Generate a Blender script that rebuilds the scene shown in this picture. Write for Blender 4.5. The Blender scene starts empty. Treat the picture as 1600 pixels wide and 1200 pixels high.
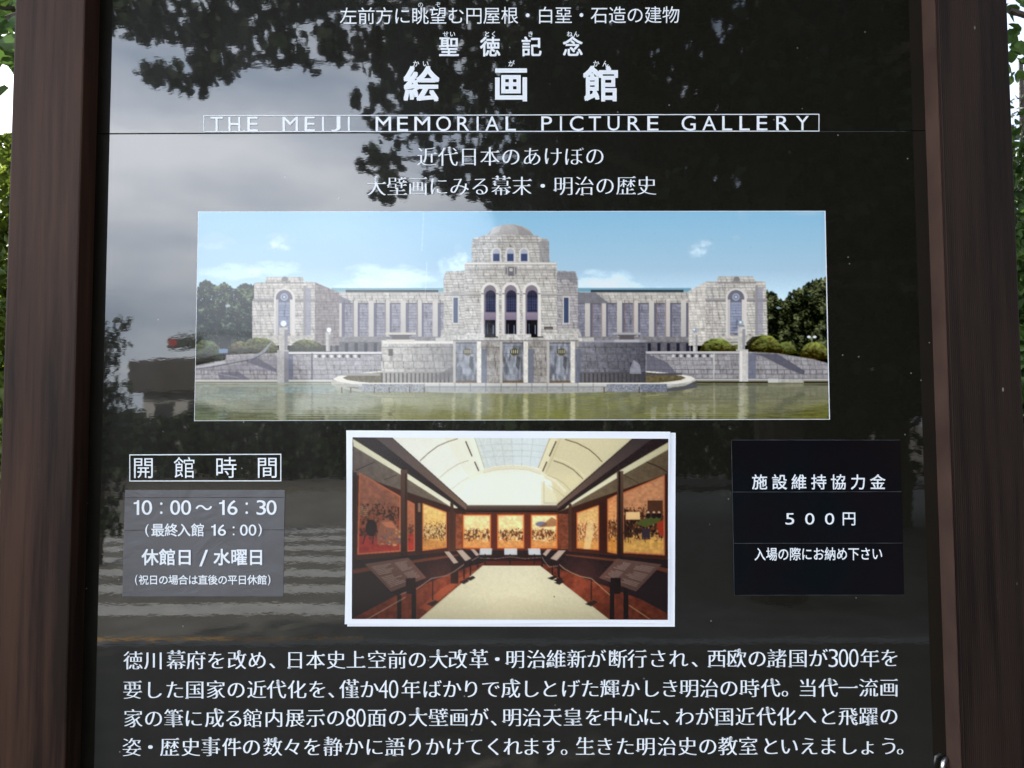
import bpy, bmesh, math, random
import numpy as np
from mathutils import Vector, Matrix

random.seed(7)
RNG = np.random.default_rng(7)
scene = bpy.context.scene
COL = scene.collection
R = math.radians

# ------------------------------------------------------------------ camera
CAM_H, CAM_D, FPX = 1.55, 1.05, 1244.0
cam_data = bpy.data.cameras.new('camera')
cam_data.sensor_width = 36.0
cam_data.lens = FPX / 1600.0 * 36.0
cam_data.clip_start = 0.02
cam_data.clip_end = 4000.0
cam_data.dof.use_dof = True
cam_data.dof.focus_distance = CAM_D
cam_data.dof.aperture_fstop = 22.0
cam = bpy.data.objects.new('camera', cam_data)
COL.objects.link(cam)
cam.location = (0.0, -CAM_D, CAM_H)
cam.rotation_euler = (R(90 + 3.18), R(0.22), 0.0)
scene.camera = cam
CAM_M = cam.rotation_euler.to_matrix()

# ------------------------------------------------------------------ light
SUN_DIR = Vector((-0.30, 0.74, 0.60)).normalized()          # towards the sun, behind the board
SUN_EL = math.asin(SUN_DIR.z)
SUN_AZ = math.atan2(SUN_DIR.x, SUN_DIR.y)
scene.view_settings.view_transform = 'Standard'
scene.view_settings.look = 'None'
scene.view_settings.exposure = 1.92
scene.view_settings.gamma = 1.0

world = bpy.data.worlds.new('World')
scene.world = world
world.use_nodes = True
nt = world.node_tree
nt.nodes.clear()
wo = nt.nodes.new('ShaderNodeOutputWorld')
bg = nt.nodes.new('ShaderNodeBackground')
bg.inputs['Strength'].default_value = 0.10
sky = nt.nodes.new('ShaderNodeTexSky')
sky.sky_type = 'NISHITA'
sky.sun_disc = False
sky.sun_elevation = SUN_EL
sky.sun_rotation = SUN_AZ
sky.dust_density = 2.0
tc = nt.nodes.new('ShaderNodeTexCoord')
mp = nt.nodes.new('ShaderNodeMapping')
mp.inputs['Scale'].default_value = (1.0, 1.0, 3.4)
mp.inputs['Location'].default_value = (0.37, 0.1, 0.22)
nz = nt.nodes.new('ShaderNodeTexNoise')
nz.inputs['Scale'].default_value = 3.3
nz.inputs['Detail'].default_value = 7.0
nz.inputs['Roughness'].default_value = 0.5
nt.links.new(tc.outputs['Generated'], mp.inputs['Vector'])
nt.links.new(mp.outputs['Vector'], nz.inputs['Vector'])


def ramp(a, ca, b, cb):
    r = nt.nodes.new('ShaderNodeValToRGB')
    r.color_ramp.elements[0].position = a
    r.color_ramp.elements[0].color = ca + (1,)
    r.color_ramp.elements[1].position = b
    r.color_ramp.elements[1].color = cb + (1,)
    nt.links.new(nz.outputs['Fac'], r.inputs['Fac'])
    return r


def step(sock, a, b):
    r = nt.nodes.new('ShaderNodeMapRange')
    r.interpolation_type = 'SMOOTHSTEP'
    r.inputs['From Min'].default_value = a
    r.inputs['From Max'].default_value = b
    nt.links.new(sock, r.inputs['Value'])
    return r.outputs['Result']


def mul(a, b):
    m = nt.nodes.new('ShaderNodeMath')
    m.operation = 'MULTIPLY'
    nt.links.new(a, m.inputs[0])
    nt.links.new(b, m.inputs[1])
    return m.outputs[0]


def mix(fac, a, b):
    m = nt.nodes.new('ShaderNodeMixRGB')
    if isinstance(fac, float):
        m.inputs['Fac'].default_value = fac
    else:
        nt.links.new(fac, m.inputs['Fac'])
    nt.links.new(a, m.inputs['Color1'])
    nt.links.new(b, m.inputs['Color2'])
    return m.outputs['Color']


xyz = nt.nodes.new('ShaderNodeSeparateXYZ')
nt.links.new(tc.outputs['Generated'], xyz.inputs[0])
high = ramp(0.35, (2.4, 3.0, 4.0), 0.68, (5.0, 5.2, 5.6))             # thin broken cloud overhead
bank = ramp(0.33, (9.0, 10.6, 13.2), 0.66, (19.5, 20.2, 21.6))       # sunlit cloud bank, low, opposite the sun
where = mul(mul(step(xyz.outputs[2], 0.66, 0.34), step(xyz.outputs[1], 0.15, -0.25)), step(xyz.outputs[0], 0.35, -0.25))
dim = ramp(0.32, (6.0, 7.0, 8.4), 0.68, (13.0, 13.6, 14.2))            # the bank greys towards the horizon
upper = mix(0.55, sky.outputs['Color'], high.outputs['Color'])
low = mix(step(xyz.outputs[2], 0.02, 0.34), dim.outputs['Color'], bank.outputs['Color'])
nt.links.new(mix(where, upper, low), bg.inputs['Color'])
nt.links.new(bg.outputs['Background'], wo.inputs['Surface'])

sun_data = bpy.data.lights.new('sun', 'SUN')
sun_data.energy = 4.2
sun_data.angle = R(0.5)
sun_data.color = (1.0, 0.95, 0.86)
sun = bpy.data.objects.new('sun', sun_data)
COL.objects.link(sun)
sun.rotation_euler = SUN_DIR.to_track_quat('Z', 'Y').to_euler()
sun.location = (0, 0, 30)

scene.cycles.max_bounces = 8
scene.cycles.transparent_max_bounces = 8
scene.cycles.use_denoising = True


# ------------------------------------------------------------------ helpers
def P(px, py, y=0.0):
    """Point of the board's plane y that the sign layout (photo pixels) refers to."""
    d = CAM_M @ Vector(((px - 800.0) / FPX, (600.0 - py) / FPX, -1.0))
    t = (y + CAM_D) / d.y
    return Vector((d.x * t, y, CAM_H + d.z * t))


def srgb(c):
    c = np.asarray(c, dtype=np.float64) / 255.0
    return np.where(c <= 0.04045, c / 12.92, ((c + 0.055) / 1.055) ** 2.4)


def new_mat(name):
    m = bpy.data.materials.new(name)
    m.use_nodes = True
    n = m.node_tree
    return m, n, n.nodes['Principled BSDF']


def simple_mat(name, col, rough=0.6, var=0.25, scale=8.0, spec=0.5, metal=0.0, bump=0.0, bscale=60.0):
    m, n, b = new_mat(name)
    t = n.nodes.new('ShaderNodeTexCoord')
    z = n.nodes.new('ShaderNodeTexNoise')
    z.inputs['Scale'].default_value = scale
    z.inputs['Detail'].default_value = 6
    n.links.new(t.outputs['Object'], z.inputs['Vector'])
    r = n.nodes.new('ShaderNodeValToRGB')
    r.color_ramp.elements[0].position = 0.3
    r.color_ramp.elements[1].position = 0.7
    r.color_ramp.elements[0].color = tuple(max(0, c * (1 - var)) for c in col) + (1,)
    r.color_ramp.elements[1].color = tuple(min(1, c * (1 + var)) for c in col) + (1,)
    n.links.new(z.outputs['Fac'], r.inputs['Fac'])
    n.links.new(r.outputs['Color'], b.inputs['Base Color'])
    b.inputs['Roughness'].default_value = rough
    b.inputs['Specular IOR Level'].default_value = spec
    b.inputs['Metallic'].default_value = metal
    if bump:
        z2 = n.nodes.new('ShaderNodeTexNoise')
        z2.inputs['Scale'].default_value = bscale
        n.links.new(t.outputs['Object'], z2.inputs['Vector'])
        bp = n.nodes.new('ShaderNodeBump')
        bp.inputs['Distance'].default_value = bump
        n.links.new(z2.outputs['Fac'], bp.inputs['Height'])
        n.links.new(bp.outputs['Normal'], b.inputs['Normal'])
    return m


def link(name, me, parent=None, mat=None):
    o = bpy.data.objects.new(name, me)
    COL.objects.link(o)
    if mat is not None:
        me.materials.append(mat)
    if parent is not None:
        o.parent = parent
    return o


def mesh_obj(name, verts, faces, mat=None, parent=None, smooth=False):
    me = bpy.data.meshes.new(name)
    me.from_pydata([tuple(v) for v in verts], [], faces)
    if smooth:
        for p in me.polygons:
            p.use_smooth = True
    me.update()
    return link(name, me, parent, mat)


def thing(name, label, cat, loc=(0, 0, 0), group=None):
    o = bpy.data.objects.new(name, None)
    o.empty_display_size = 0.1
    COL.objects.link(o)
    o.location = loc
    o['label'] = label
    o['category'] = cat
    if group:
        o['group'] = group
    return o


def bm_obj(name, bm, mat, parent=None, bevel=0.0, seg=2, off=None, smooth=False):
    if bevel:
        bmesh.ops.bevel(bm, geom=list(bm.edges), offset=bevel, segments=seg, affect='EDGES', profile=0.6)
    bmesh.ops.recalc_face_normals(bm, faces=bm.faces)
    me = bpy.data.meshes.new(name)
    bm.to_mesh(me)
    bm.free()
    if smooth:
        for p in me.polygons:
            p.use_smooth = True
    o = link(name, me, parent, mat)
    if off is not None:
        o.location = off
    return o


def add_box(bm, x0, x1, y0, y1, z0, z1):
    v = [bm.verts.new(p) for p in ((x0, y0, z0), (x1, y0, z0), (x1, y1, z0), (x0, y1, z0),
                                   (x0, y0, z1), (x1, y0, z1), (x1, y1, z1), (x0, y1, z1))]
    for f in ((0, 3, 2, 1), (4, 5, 6, 7), (0, 1, 5, 4), (1, 2, 6, 5), (2, 3, 7, 6), (3, 0, 4, 7)):
        bm.faces.new([v[i] for i in f])


def box_obj(name, x0, x1, y0, y1, z0, z1, mat, parent=None, bevel=0.0):
    bm = bmesh.new()
    add_box(bm, x0, x1, y0, y1, z0, z1)
    return bm_obj(name, bm, mat, parent, bevel)


def add_tube(bm, pts, rad, n=8):
    pts = [Vector(p) for p in pts]
    rings = []
    for i, p in enumerate(pts):
        a = pts[max(0, i - 1)]
        b = pts[min(len(pts) - 1, i + 1)]
        d = (b - a).normalized()
        u = d.cross(Vector((0.31, 0.93, 0.2))).normalized()
        w = d.cross(u)
        r = rad[i] if isinstance(rad, (list, tuple)) else rad
        rings.append([bm.verts.new(p + (u * math.cos(2 * math.pi * k / n) + w * math.sin(2 * math.pi * k / n)) * r)
                      for k in range(n)])
    for i in range(len(rings) - 1):
        for k in range(n):
            bm.faces.new((rings[i][k], rings[i][(k + 1) % n], rings[i + 1][(k + 1) % n], rings[i + 1][k]))
    bm.faces.new(rings[0])
    bm.faces.new(list(reversed(rings[-1])))


# ------------------------------------------------------------------ materials
def wood_mat():
    m, n, b = new_mat('dark_stained_wood')
    t = n.nodes.new('ShaderNodeTexCoord')
    mp = n.nodes.new('ShaderNodeMapping')
    mp.inputs['Scale'].default_value = (1.0, 1.0, 0.035)
    n.links.new(t.outputs['Object'], mp.inputs['Vector'])
    z = n.nodes.new('ShaderNodeTexNoise')
    z.inputs['Scale'].default_value = 90
    z.inputs['Detail'].default_value = 8
    z.inputs['Roughness'].default_value = 0.65
    n.links.new(mp.outputs['Vector'], z.inputs['Vector'])
    mpb = n.nodes.new('ShaderNodeMapping')
    mpb.inputs['Scale'].default_value = (1.0, 1.0, 0.14)
    n.links.new(t.outputs['Object'], mpb.inputs['Vector'])
    zb = n.nodes.new('ShaderNodeTexNoise')
    zb.inputs['Scale'].default_value = 14
    zb.inputs['Detail'].default_value = 5
    n.links.new(mpb.outputs['Vector'], zb.inputs['Vector'])
    add = n.nodes.new('ShaderNodeMath')
    add.operation = 'ADD'
    n.links.new(z.outputs['Fac'], add.inputs[0])
    n.links.new(zb.outputs['Fac'], add.inputs[1])
    half = n.nodes.new('ShaderNodeMath')
    half.operation = 'MULTIPLY'
    half.inputs[1].default_value = 0.5
    n.links.new(add.outputs[0], half.inputs[0])
    r = n.nodes.new('ShaderNodeValToRGB')
    r.color_ramp.elements[0].position = 0.41
    r.color_ramp.elements[1].position = 0.61
    r.color_ramp.elements[0].color = (0.0125, 0.0060, 0.0036, 1)
    r.color_ramp.elements[1].color = (0.056, 0.0265, 0.0162, 1)
    n.links.new(half.outputs[0], r.inputs['Fac'])
    # worn pale specks and scuffs
    v = n.nodes.new('ShaderNodeTexVoronoi')
    v.inputs['Scale'].default_value = 24
    mpv = n.nodes.new('ShaderNodeMapping')
    mpv.inputs['Scale'].default_value = (1.0, 1.0, 0.45)
    n.links.new(t.outputs['Object'], mpv.inputs['Vector'])
    n.links.new(mpv.outputs['Vector'], v.inputs['Vector'])
    lt = n.nodes.new('ShaderNodeMapRange')
    lt.inputs['From Min'].default_value = 0.035
    lt.inputs['From Max'].default_value = 0.02
    n.links.new(v.outputs['Distance'], lt.inputs['Value'])
    mx = n.nodes.new('ShaderNodeMixRGB')
    mx.inputs['Color2'].default_value = (0.22, 0.19, 0.17, 1)
    n.links.new(lt.outputs['Result'], mx.inputs['Fac'])
    n.links.new(r.outputs['Color'], mx.inputs['Color1'])
    mps = n.nodes.new('ShaderNodeMapping')
    mps.inputs['Scale'].default_value = (1.0, 1.0, 0.22)
    n.links.new(t.outputs['Object'], mps.inputs['Vector'])
    zs = n.nodes.new('ShaderNodeTexNoise')
    zs.inputs['Scale'].default_value = 26
    zs.inputs['Detail'].default_value = 9
    zs.inputs['Roughness'].default_value = 0.75
    n.links.new(mps.outputs['Vector'], zs.inputs['Vector'])
    sc = n.nodes.new('ShaderNodeMapRange')
    sc.inputs['From Min'].default_value = 0.64
    sc.inputs['From Max'].default_value = 0.76
    sc.inputs['To Max'].default_value = 0.55
    n.links.new(zs.outputs['Fac'], sc.inputs['Value'])
    mx3 = n.nodes.new('ShaderNodeMixRGB')
    mx3.inputs['Color2'].default_value = (0.105, 0.072, 0.055, 1)
    n.links.new(sc.outputs['Result'], mx3.inputs['Fac'])
    n.links.new(mx.outputs['Color'], mx3.inputs['Color1'])
    n.links.new(mx3.outputs['Color'], b.inputs['Base Color'])
    b.inputs['Roughness'].default_value = 0.48
    b.inputs['Specular IOR Level'].default_value = 0.12
    bp = n.nodes.new('ShaderNodeBump')
    bp.inputs['Distance'].default_value = 0.0006
    bp.inputs['Strength'].default_value = 0.8
    n.links.new(z.outputs['Fac'], bp.inputs['Height'])
    n.links.new(bp.outputs['Normal'], b.inputs['Normal'])
    return m


def comb_wood_mat():
    """Stain darkened for right-hand shade, on a post scored with fine upright grooves."""
    m = wood_mat()
    m.name = 'grooved_shaded_wood'
    n = m.node_tree
    b = n.nodes['Principled BSDF']
    t = n.nodes.new('ShaderNodeTexCoord')
    w = n.nodes.new('ShaderNodeTexWave')
    w.wave_type = 'BANDS'
    w.bands_direction = 'X'
    w.inputs['Scale'].default_value = 125
    w.inputs['Distortion'].default_value = 0.6
    w.inputs['Detail'].default_value = 1
    w.inputs['Detail Scale'].default_value = 0.02
    mp = n.nodes.new('ShaderNodeMapping')
    mp.inputs['Scale'].default_value = (1, 1, 0.02)
    n.links.new(t.outputs['Object'], mp.inputs['Vector'])
    n.links.new(mp.outputs['Vector'], w.inputs['Vector'])
    bp = n.nodes.new('ShaderNodeBump')
    bp.inputs['Distance'].default_value = 0.0005
    bp.inputs['Strength'].default_value = 0.8
    n.links.new(w.outputs['Fac'], bp.inputs['Height'])
    n.links.new(bp.outputs['Normal'], b.inputs['Normal'])
    b.inputs['Roughness'].default_value = 0.6
    for nd in n.nodes:
        if nd.type == 'VALTORGB':
            nd.color_ramp.elements[0].color = (0.0072, 0.0039, 0.0026, 1)  # shade on the right post is put into these darker browns
            nd.color_ramp.elements[1].color = (0.025, 0.0138, 0.0094, 1)
    return m


def gloss_bump(n, b, amt=1.0, fine=1.0):
    t = n.nodes.new('ShaderNodeTexCoord')
    z = n.nodes.new('ShaderNodeTexNoise')
    z.inputs['Scale'].default_value = 130
    z.inputs['Detail'].default_value = 2
    mp = n.nodes.new('ShaderNodeMapping')
    mp.inputs['Scale'].default_value = (0.6, 1, 1.6)
    n.links.new(t.outputs['Object'], mp.inputs['Vector'])
    n.links.new(mp.outputs['Vector'], z.inputs['Vector'])
    z2 = n.nodes.new('ShaderNodeTexNoise')
    z2.inputs['Scale'].default_value = 9
    z2.inputs['Detail'].default_value = 1
    n.links.new(t.outputs['Object'], z2.inputs['Vector'])
    b1 = n.nodes.new('ShaderNodeBump')
    b1.inputs['Distance'].default_value = 1.1e-5 * fine
    n.links.new(z.outputs['Fac'], b1.inputs['Height'])
    b2 = n.nodes.new('ShaderNodeBump')
    b2.inputs['Distance'].default_value = 1.2e-4 * amt
    n.links.new(z2.outputs['Fac'], b2.inputs['Height'])
    n.links.new(b1.outputs['Normal'], b2.inputs['Normal'])
    n.links.new(b2.outputs['Normal'], b.inputs['Normal'])


def panel_mat():
    m, n, b = new_mat('glossy_black_board')
    t = n.nodes.new('ShaderNodeTexCoord')
    v = n.nodes.new('ShaderNodeTexVoronoi')
    v.inputs['Scale'].default_value = 34
    v.inputs['Randomness'].default_value = 1.0
    n.links.new(t.outputs['Object'], v.inputs['Vector'])
    lt = n.nodes.new('ShaderNodeMapRange')
    lt.inputs['From Min'].default_value = 0.045
    lt.inputs['From Max'].default_value = 0.018
    n.links.new(v.outputs['Distance'], lt.inputs['Value'])
    z = n.nodes.new('ShaderNodeTexNoise')
    z.inputs['Scale'].default_value = 5
    z.inputs['Detail'].default_value = 8
    z.inputs['Roughness'].default_value = 0.7
    n.links.new(t.outputs['Object'], z.inputs['Vector'])
    st = n.nodes.new('ShaderNodeMapRange')
    st.inputs['From Min'].default_value = 0.62
    st.inputs['From Max'].default_value = 0.85
    st.inputs['To Max'].default_value = 0.35
    n.links.new(z.outputs['Fac'], st.inputs['Value'])
    mx = n.nodes.new('ShaderNodeMixRGB')
    mx.inputs['Color1'].default_value = (0.0080, 0.0074, 0.0046, 1)
    mx.inputs['Color2'].default_value = (0.035, 0.035, 0.033, 1)
    n.links.new(st.outputs['Result'], mx.inputs['Fac'])
    mx2 = n.nodes.new('ShaderNodeMixRGB')
    mx2.inputs['Color2'].default_value = (0.20, 0.20, 0.20, 1)
    n.links.new(lt.outputs['Result'], mx2.inputs['Fac'])
    n.links.new(mx.outputs['Color'], mx2.inputs['Color1'])
    n.links.new(mx2.outputs['Color'], b.inputs['Base Color'])
    b.inputs['Roughness'].default_value = 0.02
    b.inputs['IOR'].default_value = 1.75
    # thin film of dust: a broad dull gloss, uneven, wiped in upright streaks
    mpd = n.nodes.new('ShaderNodeMapping')
    mpd.inputs['Scale'].default_value = (6, 1, 1.6)
    n.links.new(t.outputs['Object'], mpd.inputs['Vector'])
    zd = n.nodes.new('ShaderNodeTexNoise')
    zd.inputs['Scale'].default_value = 3.0
    zd.inputs['Detail'].default_value = 7
    zd.inputs['Roughness'].default_value = 0.6
    n.links.new(mpd.outputs['Vector'], zd.inputs['Vector'])
    dd = n.nodes.new('ShaderNodeMapRange')
    dd.inputs['From Min'].default_value = 0.3
    dd.inputs['From Max'].default_value = 0.75
    dd.inputs['To Min'].default_value = 0.10
    dd.inputs['To Max'].default_value = 0.30
    n.links.new(zd.outputs['Fac'], dd.inputs['Value'])
    n.links.new(dd.outputs['Result'], b.inputs['Coat Weight'])
    b.inputs['Coat Roughness'].default_value = 0.36
    b.inputs['Coat IOR'].default_value = 1.45
    gloss_bump(n, b)
    return m


def print_mat(name, rough=0.05, ior=1.5, amt=1.0, fine=1.0):
    m, n, b = new_mat(name)
    a = n.nodes.new('ShaderNodeVertexColor')
    a.layer_name = 'ink'
    n.links.new(a.outputs['Color'], b.inputs['Base Color'])
    b.inputs['Roughness'].default_value = rough
    b.inputs['IOR'].default_value = ior
    gloss_bump(n, b, amt, fine)
    return m


M_WOOD = wood_mat()
M_COMB = comb_wood_mat()
M_LIT_STRIP = simple_mat('planed_lit_wood', (0.062, 0.036, 0.027), 0.8, 0.35, 9, 0.1)  # paler than the post, colour carries the light on its inner face
M_PANEL = panel_mat()
M_INK = simple_mat('white_lettering', (0.84, 0.87, 0.90), 0.35, 0.02, 40)
M_PAPER = simple_mat('white_photo_paper', (0.88, 0.90, 0.94), 0.35, 0.02, 20, bump=0.0004, bscale=14)
M_STEEL = simple_mat('bare_steel', (0.62, 0.62, 0.62), 0.3, 0.15, 90, metal=1.0)

# ------------------------------------------------------------------ the board
board = thing('information_board', 'large glossy black information board with white lettering between two dark wooden posts',
              'information board', (0, 0.02, 0))


def under(o):
    """Keep world coordinates while parented to a thing that is not at the origin."""
    p = o.parent
    w = Vector((0, 0, 0))
    while p is not None:
        w += p.location
        p = p.parent
    o.location = -w + o.location
    return o


XL, XR = P(134.5, 600).x, P(1461, 600).x
Z_SEAM = P(800, 206.6).z
Z_TOP, Z_BOT = 2.30, 0.92
panels = []
for z0, z1, lab in ((Z_SEAM + 0.0004, Z_TOP, 'upper panel carrying the headings'),
                    (Z_BOT, Z_SEAM - 0.0004, 'lower panel carrying the text')):
    o = under(box_obj('panel', XL - 0.012, XR + 0.012, 0.0, 0.012, z0, z1, M_PANEL, board, 0.0006))
    o['label'] = lab
    panels.append(o)
under(box_obj('backing_board', XL - 0.012, XR + 0.012, 0.013, 0.03, Z_BOT, Z_TOP, M_WOOD, board))
YF = -0.036
PXW = 0.092
posts = []
for s, mat in ((-1, M_WOOD), (1, M_COMB)):
    inner = P(117.5, 600, YF).x if s < 0 else P(1484.5, 600, YF).x
    a, b_ = sorted((inner, inner + s * PXW))
    bm = bmesh.new()
    add_box(bm, a, b_, YF, 0.075, 0.0, 2.42)
    o = under(bm_obj('post', bm, mat, board, 0.0022, 2))
    posts.append((a, b_))
    if s < 0:
        continue
    # smooth inner strip of right post; light from the left put into its brown
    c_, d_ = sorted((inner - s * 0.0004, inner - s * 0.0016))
    under(box_obj('lit_strip', c_, d_, YF + 0.003, -0.0005, 0.05, 2.39, M_LIT_STRIP, board))
under(box_obj('top_rail', posts[0][1] - 0.001, posts[1][0] + 0.001, YF + 0.004, 0.06, Z_TOP + 0.001, Z_TOP + 0.09, M_WOOD, board, 0.002))
under(box_obj('bottom_rail', posts[0][1] - 0.001, posts[1][0] + 0.001, YF + 0.004, 0.06, Z_BOT - 0.09, Z_BOT - 0.001, M_WOOD, board, 0.002))
bm = bmesh.new()
for s in (-1, 1):
    x = posts[0][0] - 0.03 if s < 0 else posts[1][1] + 0.03
roof = bm
x0, x1 = posts[0][0] - 0.10, posts[1][1] + 0.10
prof = ((-0.13, 2.40), (0.02, 2.47), (0.17, 2.40), (0.17, 2.425), (0.02, 2.497), (-0.13, 2.425))
va = [bm.verts.new((x0, y, z)) for y, z in prof]
vb = [bm.verts.new((x1, y, z)) for y, z in prof]
for i in range(6):
    bm.faces.new((va[i], va[(i + 1) % 6], vb[(i + 1) % 6], vb[i]))
bm.faces.new((va[0], va[1], va[4], va[5]))
bm.faces.new((va[1], va[2], va[3], va[4]))
bm.faces.new((vb[5], vb[4], vb[1], vb[0]))
bm.faces.new((vb[4], vb[3], vb[2], vb[1]))
under(bm_obj('roof', bm, M_WOOD, board))
# small steel clip at the lower right of the panel
bm = bmesh.new()
c0, c1 = P(1476, 1184), P(1471, 1206)
add_tube(bm, [P(1480, 1182, -0.001), P(1477.5, 1186, -0.006), P(1474.5, 1192, -0.008), P(1473, 1200, -0.008), P(1473, 1212, -0.006)],
         [0.0012, 0.0028, 0.0034, 0.0034, 0.003], 10)
under(bm_obj('clip', bm, M_STEEL, board, smooth=True))

# ------------------------------------------------------------------ lettering
_glyph = {}


def glyph(ch, off):
    k = (ch, round(off, 4))
    if ch == '1' and k not in _glyph:             # a figure one with a flag
        _glyph[k] = (np.array([(0.20, 0.0), (0.31, 0.0), (0.31, 0.70), (0.22, 0.70), (0.20, 0.62), (0.06, 0.585), (0.06, 0.51), (0.20, 0.525)], float),
                     [[0, 1, 2, 3, 4, 7], [4, 5, 6, 7]])
    if k in _glyph:
        return _glyph[k]
    c = bpy.data.curves.new('glyph', 'FONT')
    c.body = ch
    c.size = 1.0
    c.offset = off
    c.resolution_u = 4
    o = bpy.data.objects.new('glyph', c)
    COL.objects.link(o)
    bpy.context.view_layer.update()
    dg = bpy.context.evaluated_depsgraph_get()
    m = bpy.data.meshes.new_from_object(o.evaluated_get(dg))
    v = np.array([(p.co.x, p.co.y) for p in m.vertices]) if len(m.vertices) else np.zeros((0, 2))
    f = [list(p.vertices) for p in m.polygons]
    bpy.data.objects.remove(o)
    bpy.data.curves.remove(c)
    bpy.data.meshes.remove(m)
    _glyph[k] = (v, f)
    return _glyph[k]


def serifs(ch, v, f):
    """Add the small triangular end of a brush serif to each level stroke."""
    rv, rf = glyph(ch, 0.0)
    cnt = {}
    for p in rf:
        for a, b in zip(p, p[1:] + p[:1]):
            cnt[(a, b)] = 1
    V, F = [tuple(p) for p in v], [list(p) for p in f]
    for a, b in cnt:
        if (b, a) in cnt:
            continue
        (xa, ya), (xb, yb) = rv[a], rv[b]
        if abs(xa - xb) < 0.012 and 0.035 < abs(yb - ya) < 0.095:
            # the filled side must lie to the left of the edge
            third = [q for p in rf if a in p and b in p for q in p if q not in (a, b)]
            if not third or sum(rv[q][0] for q in third) / len(third) > xa - 0.02:
                continue
            x, yt = max(xa, xb), max(ya, yb) - 0.014
            i = len(V)
            V += [(x - 0.13, yt - 0.010), (x + 0.015, yt - 0.034), (x - 0.045, yt + 0.052)]
            F.append([i, i + 1, i + 2])
    return np.array(V), F


def lettering_mesh(parent, items, ybase, name='lettering', label=None):
    """items: (char, kind, data, style). kind 'c' = (cx, cy, size, xscale) by the character's square,
    kind 'b' = ink box (x0, y0, x1, y1). style: 'r' regular, float = stroke weight, 'm' = brush-serif strokes."""
    V, F = [], []
    for it in items:
        ch, kind, d, st = it
        if ch == ' ':
            continue
        dy = (0.0,)
        if st == 'm':
            off, shifts = -0.021, (-0.025, -0.009, 0.009, 0.025)
        elif st == 'd':
            off, shifts = -0.017, (-0.027, -0.009, 0.009, 0.027)
        elif float(st) > 0:                       # heavier weight: the same stroke struck again around itself
            off, w_ = 0.0, float(st)
            shifts = (0.0, -w_, w_, -w_, w_)
            dy = (0.0, -w_, -w_, w_, w_)
        else:
            off, shifts = float(st), (0.0,)
        v, f = glyph(ch, off)
        if not len(v):
            continue
        if st in ('m', 'd') and ord(ch) >= 0x4E00:
            v, f = serifs(ch, v, f)
        for j, sh in enumerate(shifts):
            vv = v.copy()
            vv[:, 1] += dy[j % len(dy)]
            if kind == 'c':
                cx, cy, s, xs = d
                q = np.empty_like(vv)
                q[:, 0] = cx + (vv[:, 0] - 0.5 + sh) * s * xs
                q[:, 1] = cy - (vv[:, 1] - 0.36) * s
            else:
                bx0, by0, bx1, by1 = d
                lo, hi = vv.min(0), vv.max(0)
                q = np.empty_like(vv)
                w = (bx1 - bx0)
                q[:, 0] = bx0 + (vv[:, 0] - lo[0]) / max(1e-6, hi[0] - lo[0]) * w + sh * w
                q[:, 1] = by1 - (vv[:, 1] - lo[1]) / max(1e-6, hi[1] - lo[1]) * (by1 - by0)
            base = len(V)
            y = ybase - 0.00004 * j
            for a in q:
                V.append(P(a[0], a[1], y))
            for ff in f:
                F.append([base + i for i in reversed(ff)] if False else [base + i for i in ff])
    me = bpy.data.meshes.new(name)
    me.from_pydata([tuple(v) for v in V], [], F)
    me.update()
    o = link(name, me, parent, M_INK)
    if label:
        o['label'] = label
    return under(o)


def lettering(parent, items, ybase, name='lettering', label=None):
    """One mesh per line or per free-standing word."""
    def bb(it):
        d = it[2]
        if it[1] == 'c':
            return (d[0] - d[2] * d[3] * .47, d[1] - d[2] * .47, d[0] + d[2] * d[3] * .47, d[1] + d[2] * .47)
        return d
    B = [bb(i) for i in items]
    g = list(range(len(items)))

    def find(i):
        while g[i] != i:
            i = g[i]
        return i
    for i in range(len(B)):
        for j in range(i):
            h = max(B[i][3] - B[i][1], B[j][3] - B[j][1])
            gx = max(B[i][0], B[j][0]) - min(B[i][2], B[j][2])
            gy = max(B[i][1], B[j][1]) - min(B[i][3], B[j][3])
            if gx < h * 0.92 and gy < h * 0.2:
                g[find(i)] = find(j)
    sets = {}
    for i in range(len(items)):
        sets.setdefault(find(i), []).append(items[i])
    for v in sets.values():
        lettering_mesh(parent, v, ybase, name)


def row(text, x0, x1, y0, y1, size, st, xs=1.0):
    n = len(text)
    out = []
    for i, ch in enumerate(text):
        t = i / max(1, n - 1)
        out.append((ch, 'c', (x0 + (x1 - x0) * t, y0 + (y1 - y0) * t, size, xs), st))
    return out


def placed(text, xs, y0, y1, size, st):
    a, b_ = xs[0], xs[-1]
    return [(ch, 'c', (x, y0 + (y1 - y0) * (x - a) / (b_ - a), size, 1.0), st) for ch, x in zip(text, xs)]


def frame_rect(parent, tl, tr, br, bl, w, ybase, name='border_line'):
    V, F = [], []
    c = [np.array(p, float) for p in (tl, tr, br, bl)]
    cen = sum(c) / 4
    inn = [p + np.array([w if p[0] < cen[0] else -w, w if p[1] < cen[1] else -w]) for p in c]
    for p in c + inn:
        V.append(P(p[0], p[1], ybase))
    for i in range(4):
        j = (i + 1) % 4
        F.append((i, 4 + i, 4 + j, j))
    return under(mesh_obj(name, V, F, M_INK, parent))


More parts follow.
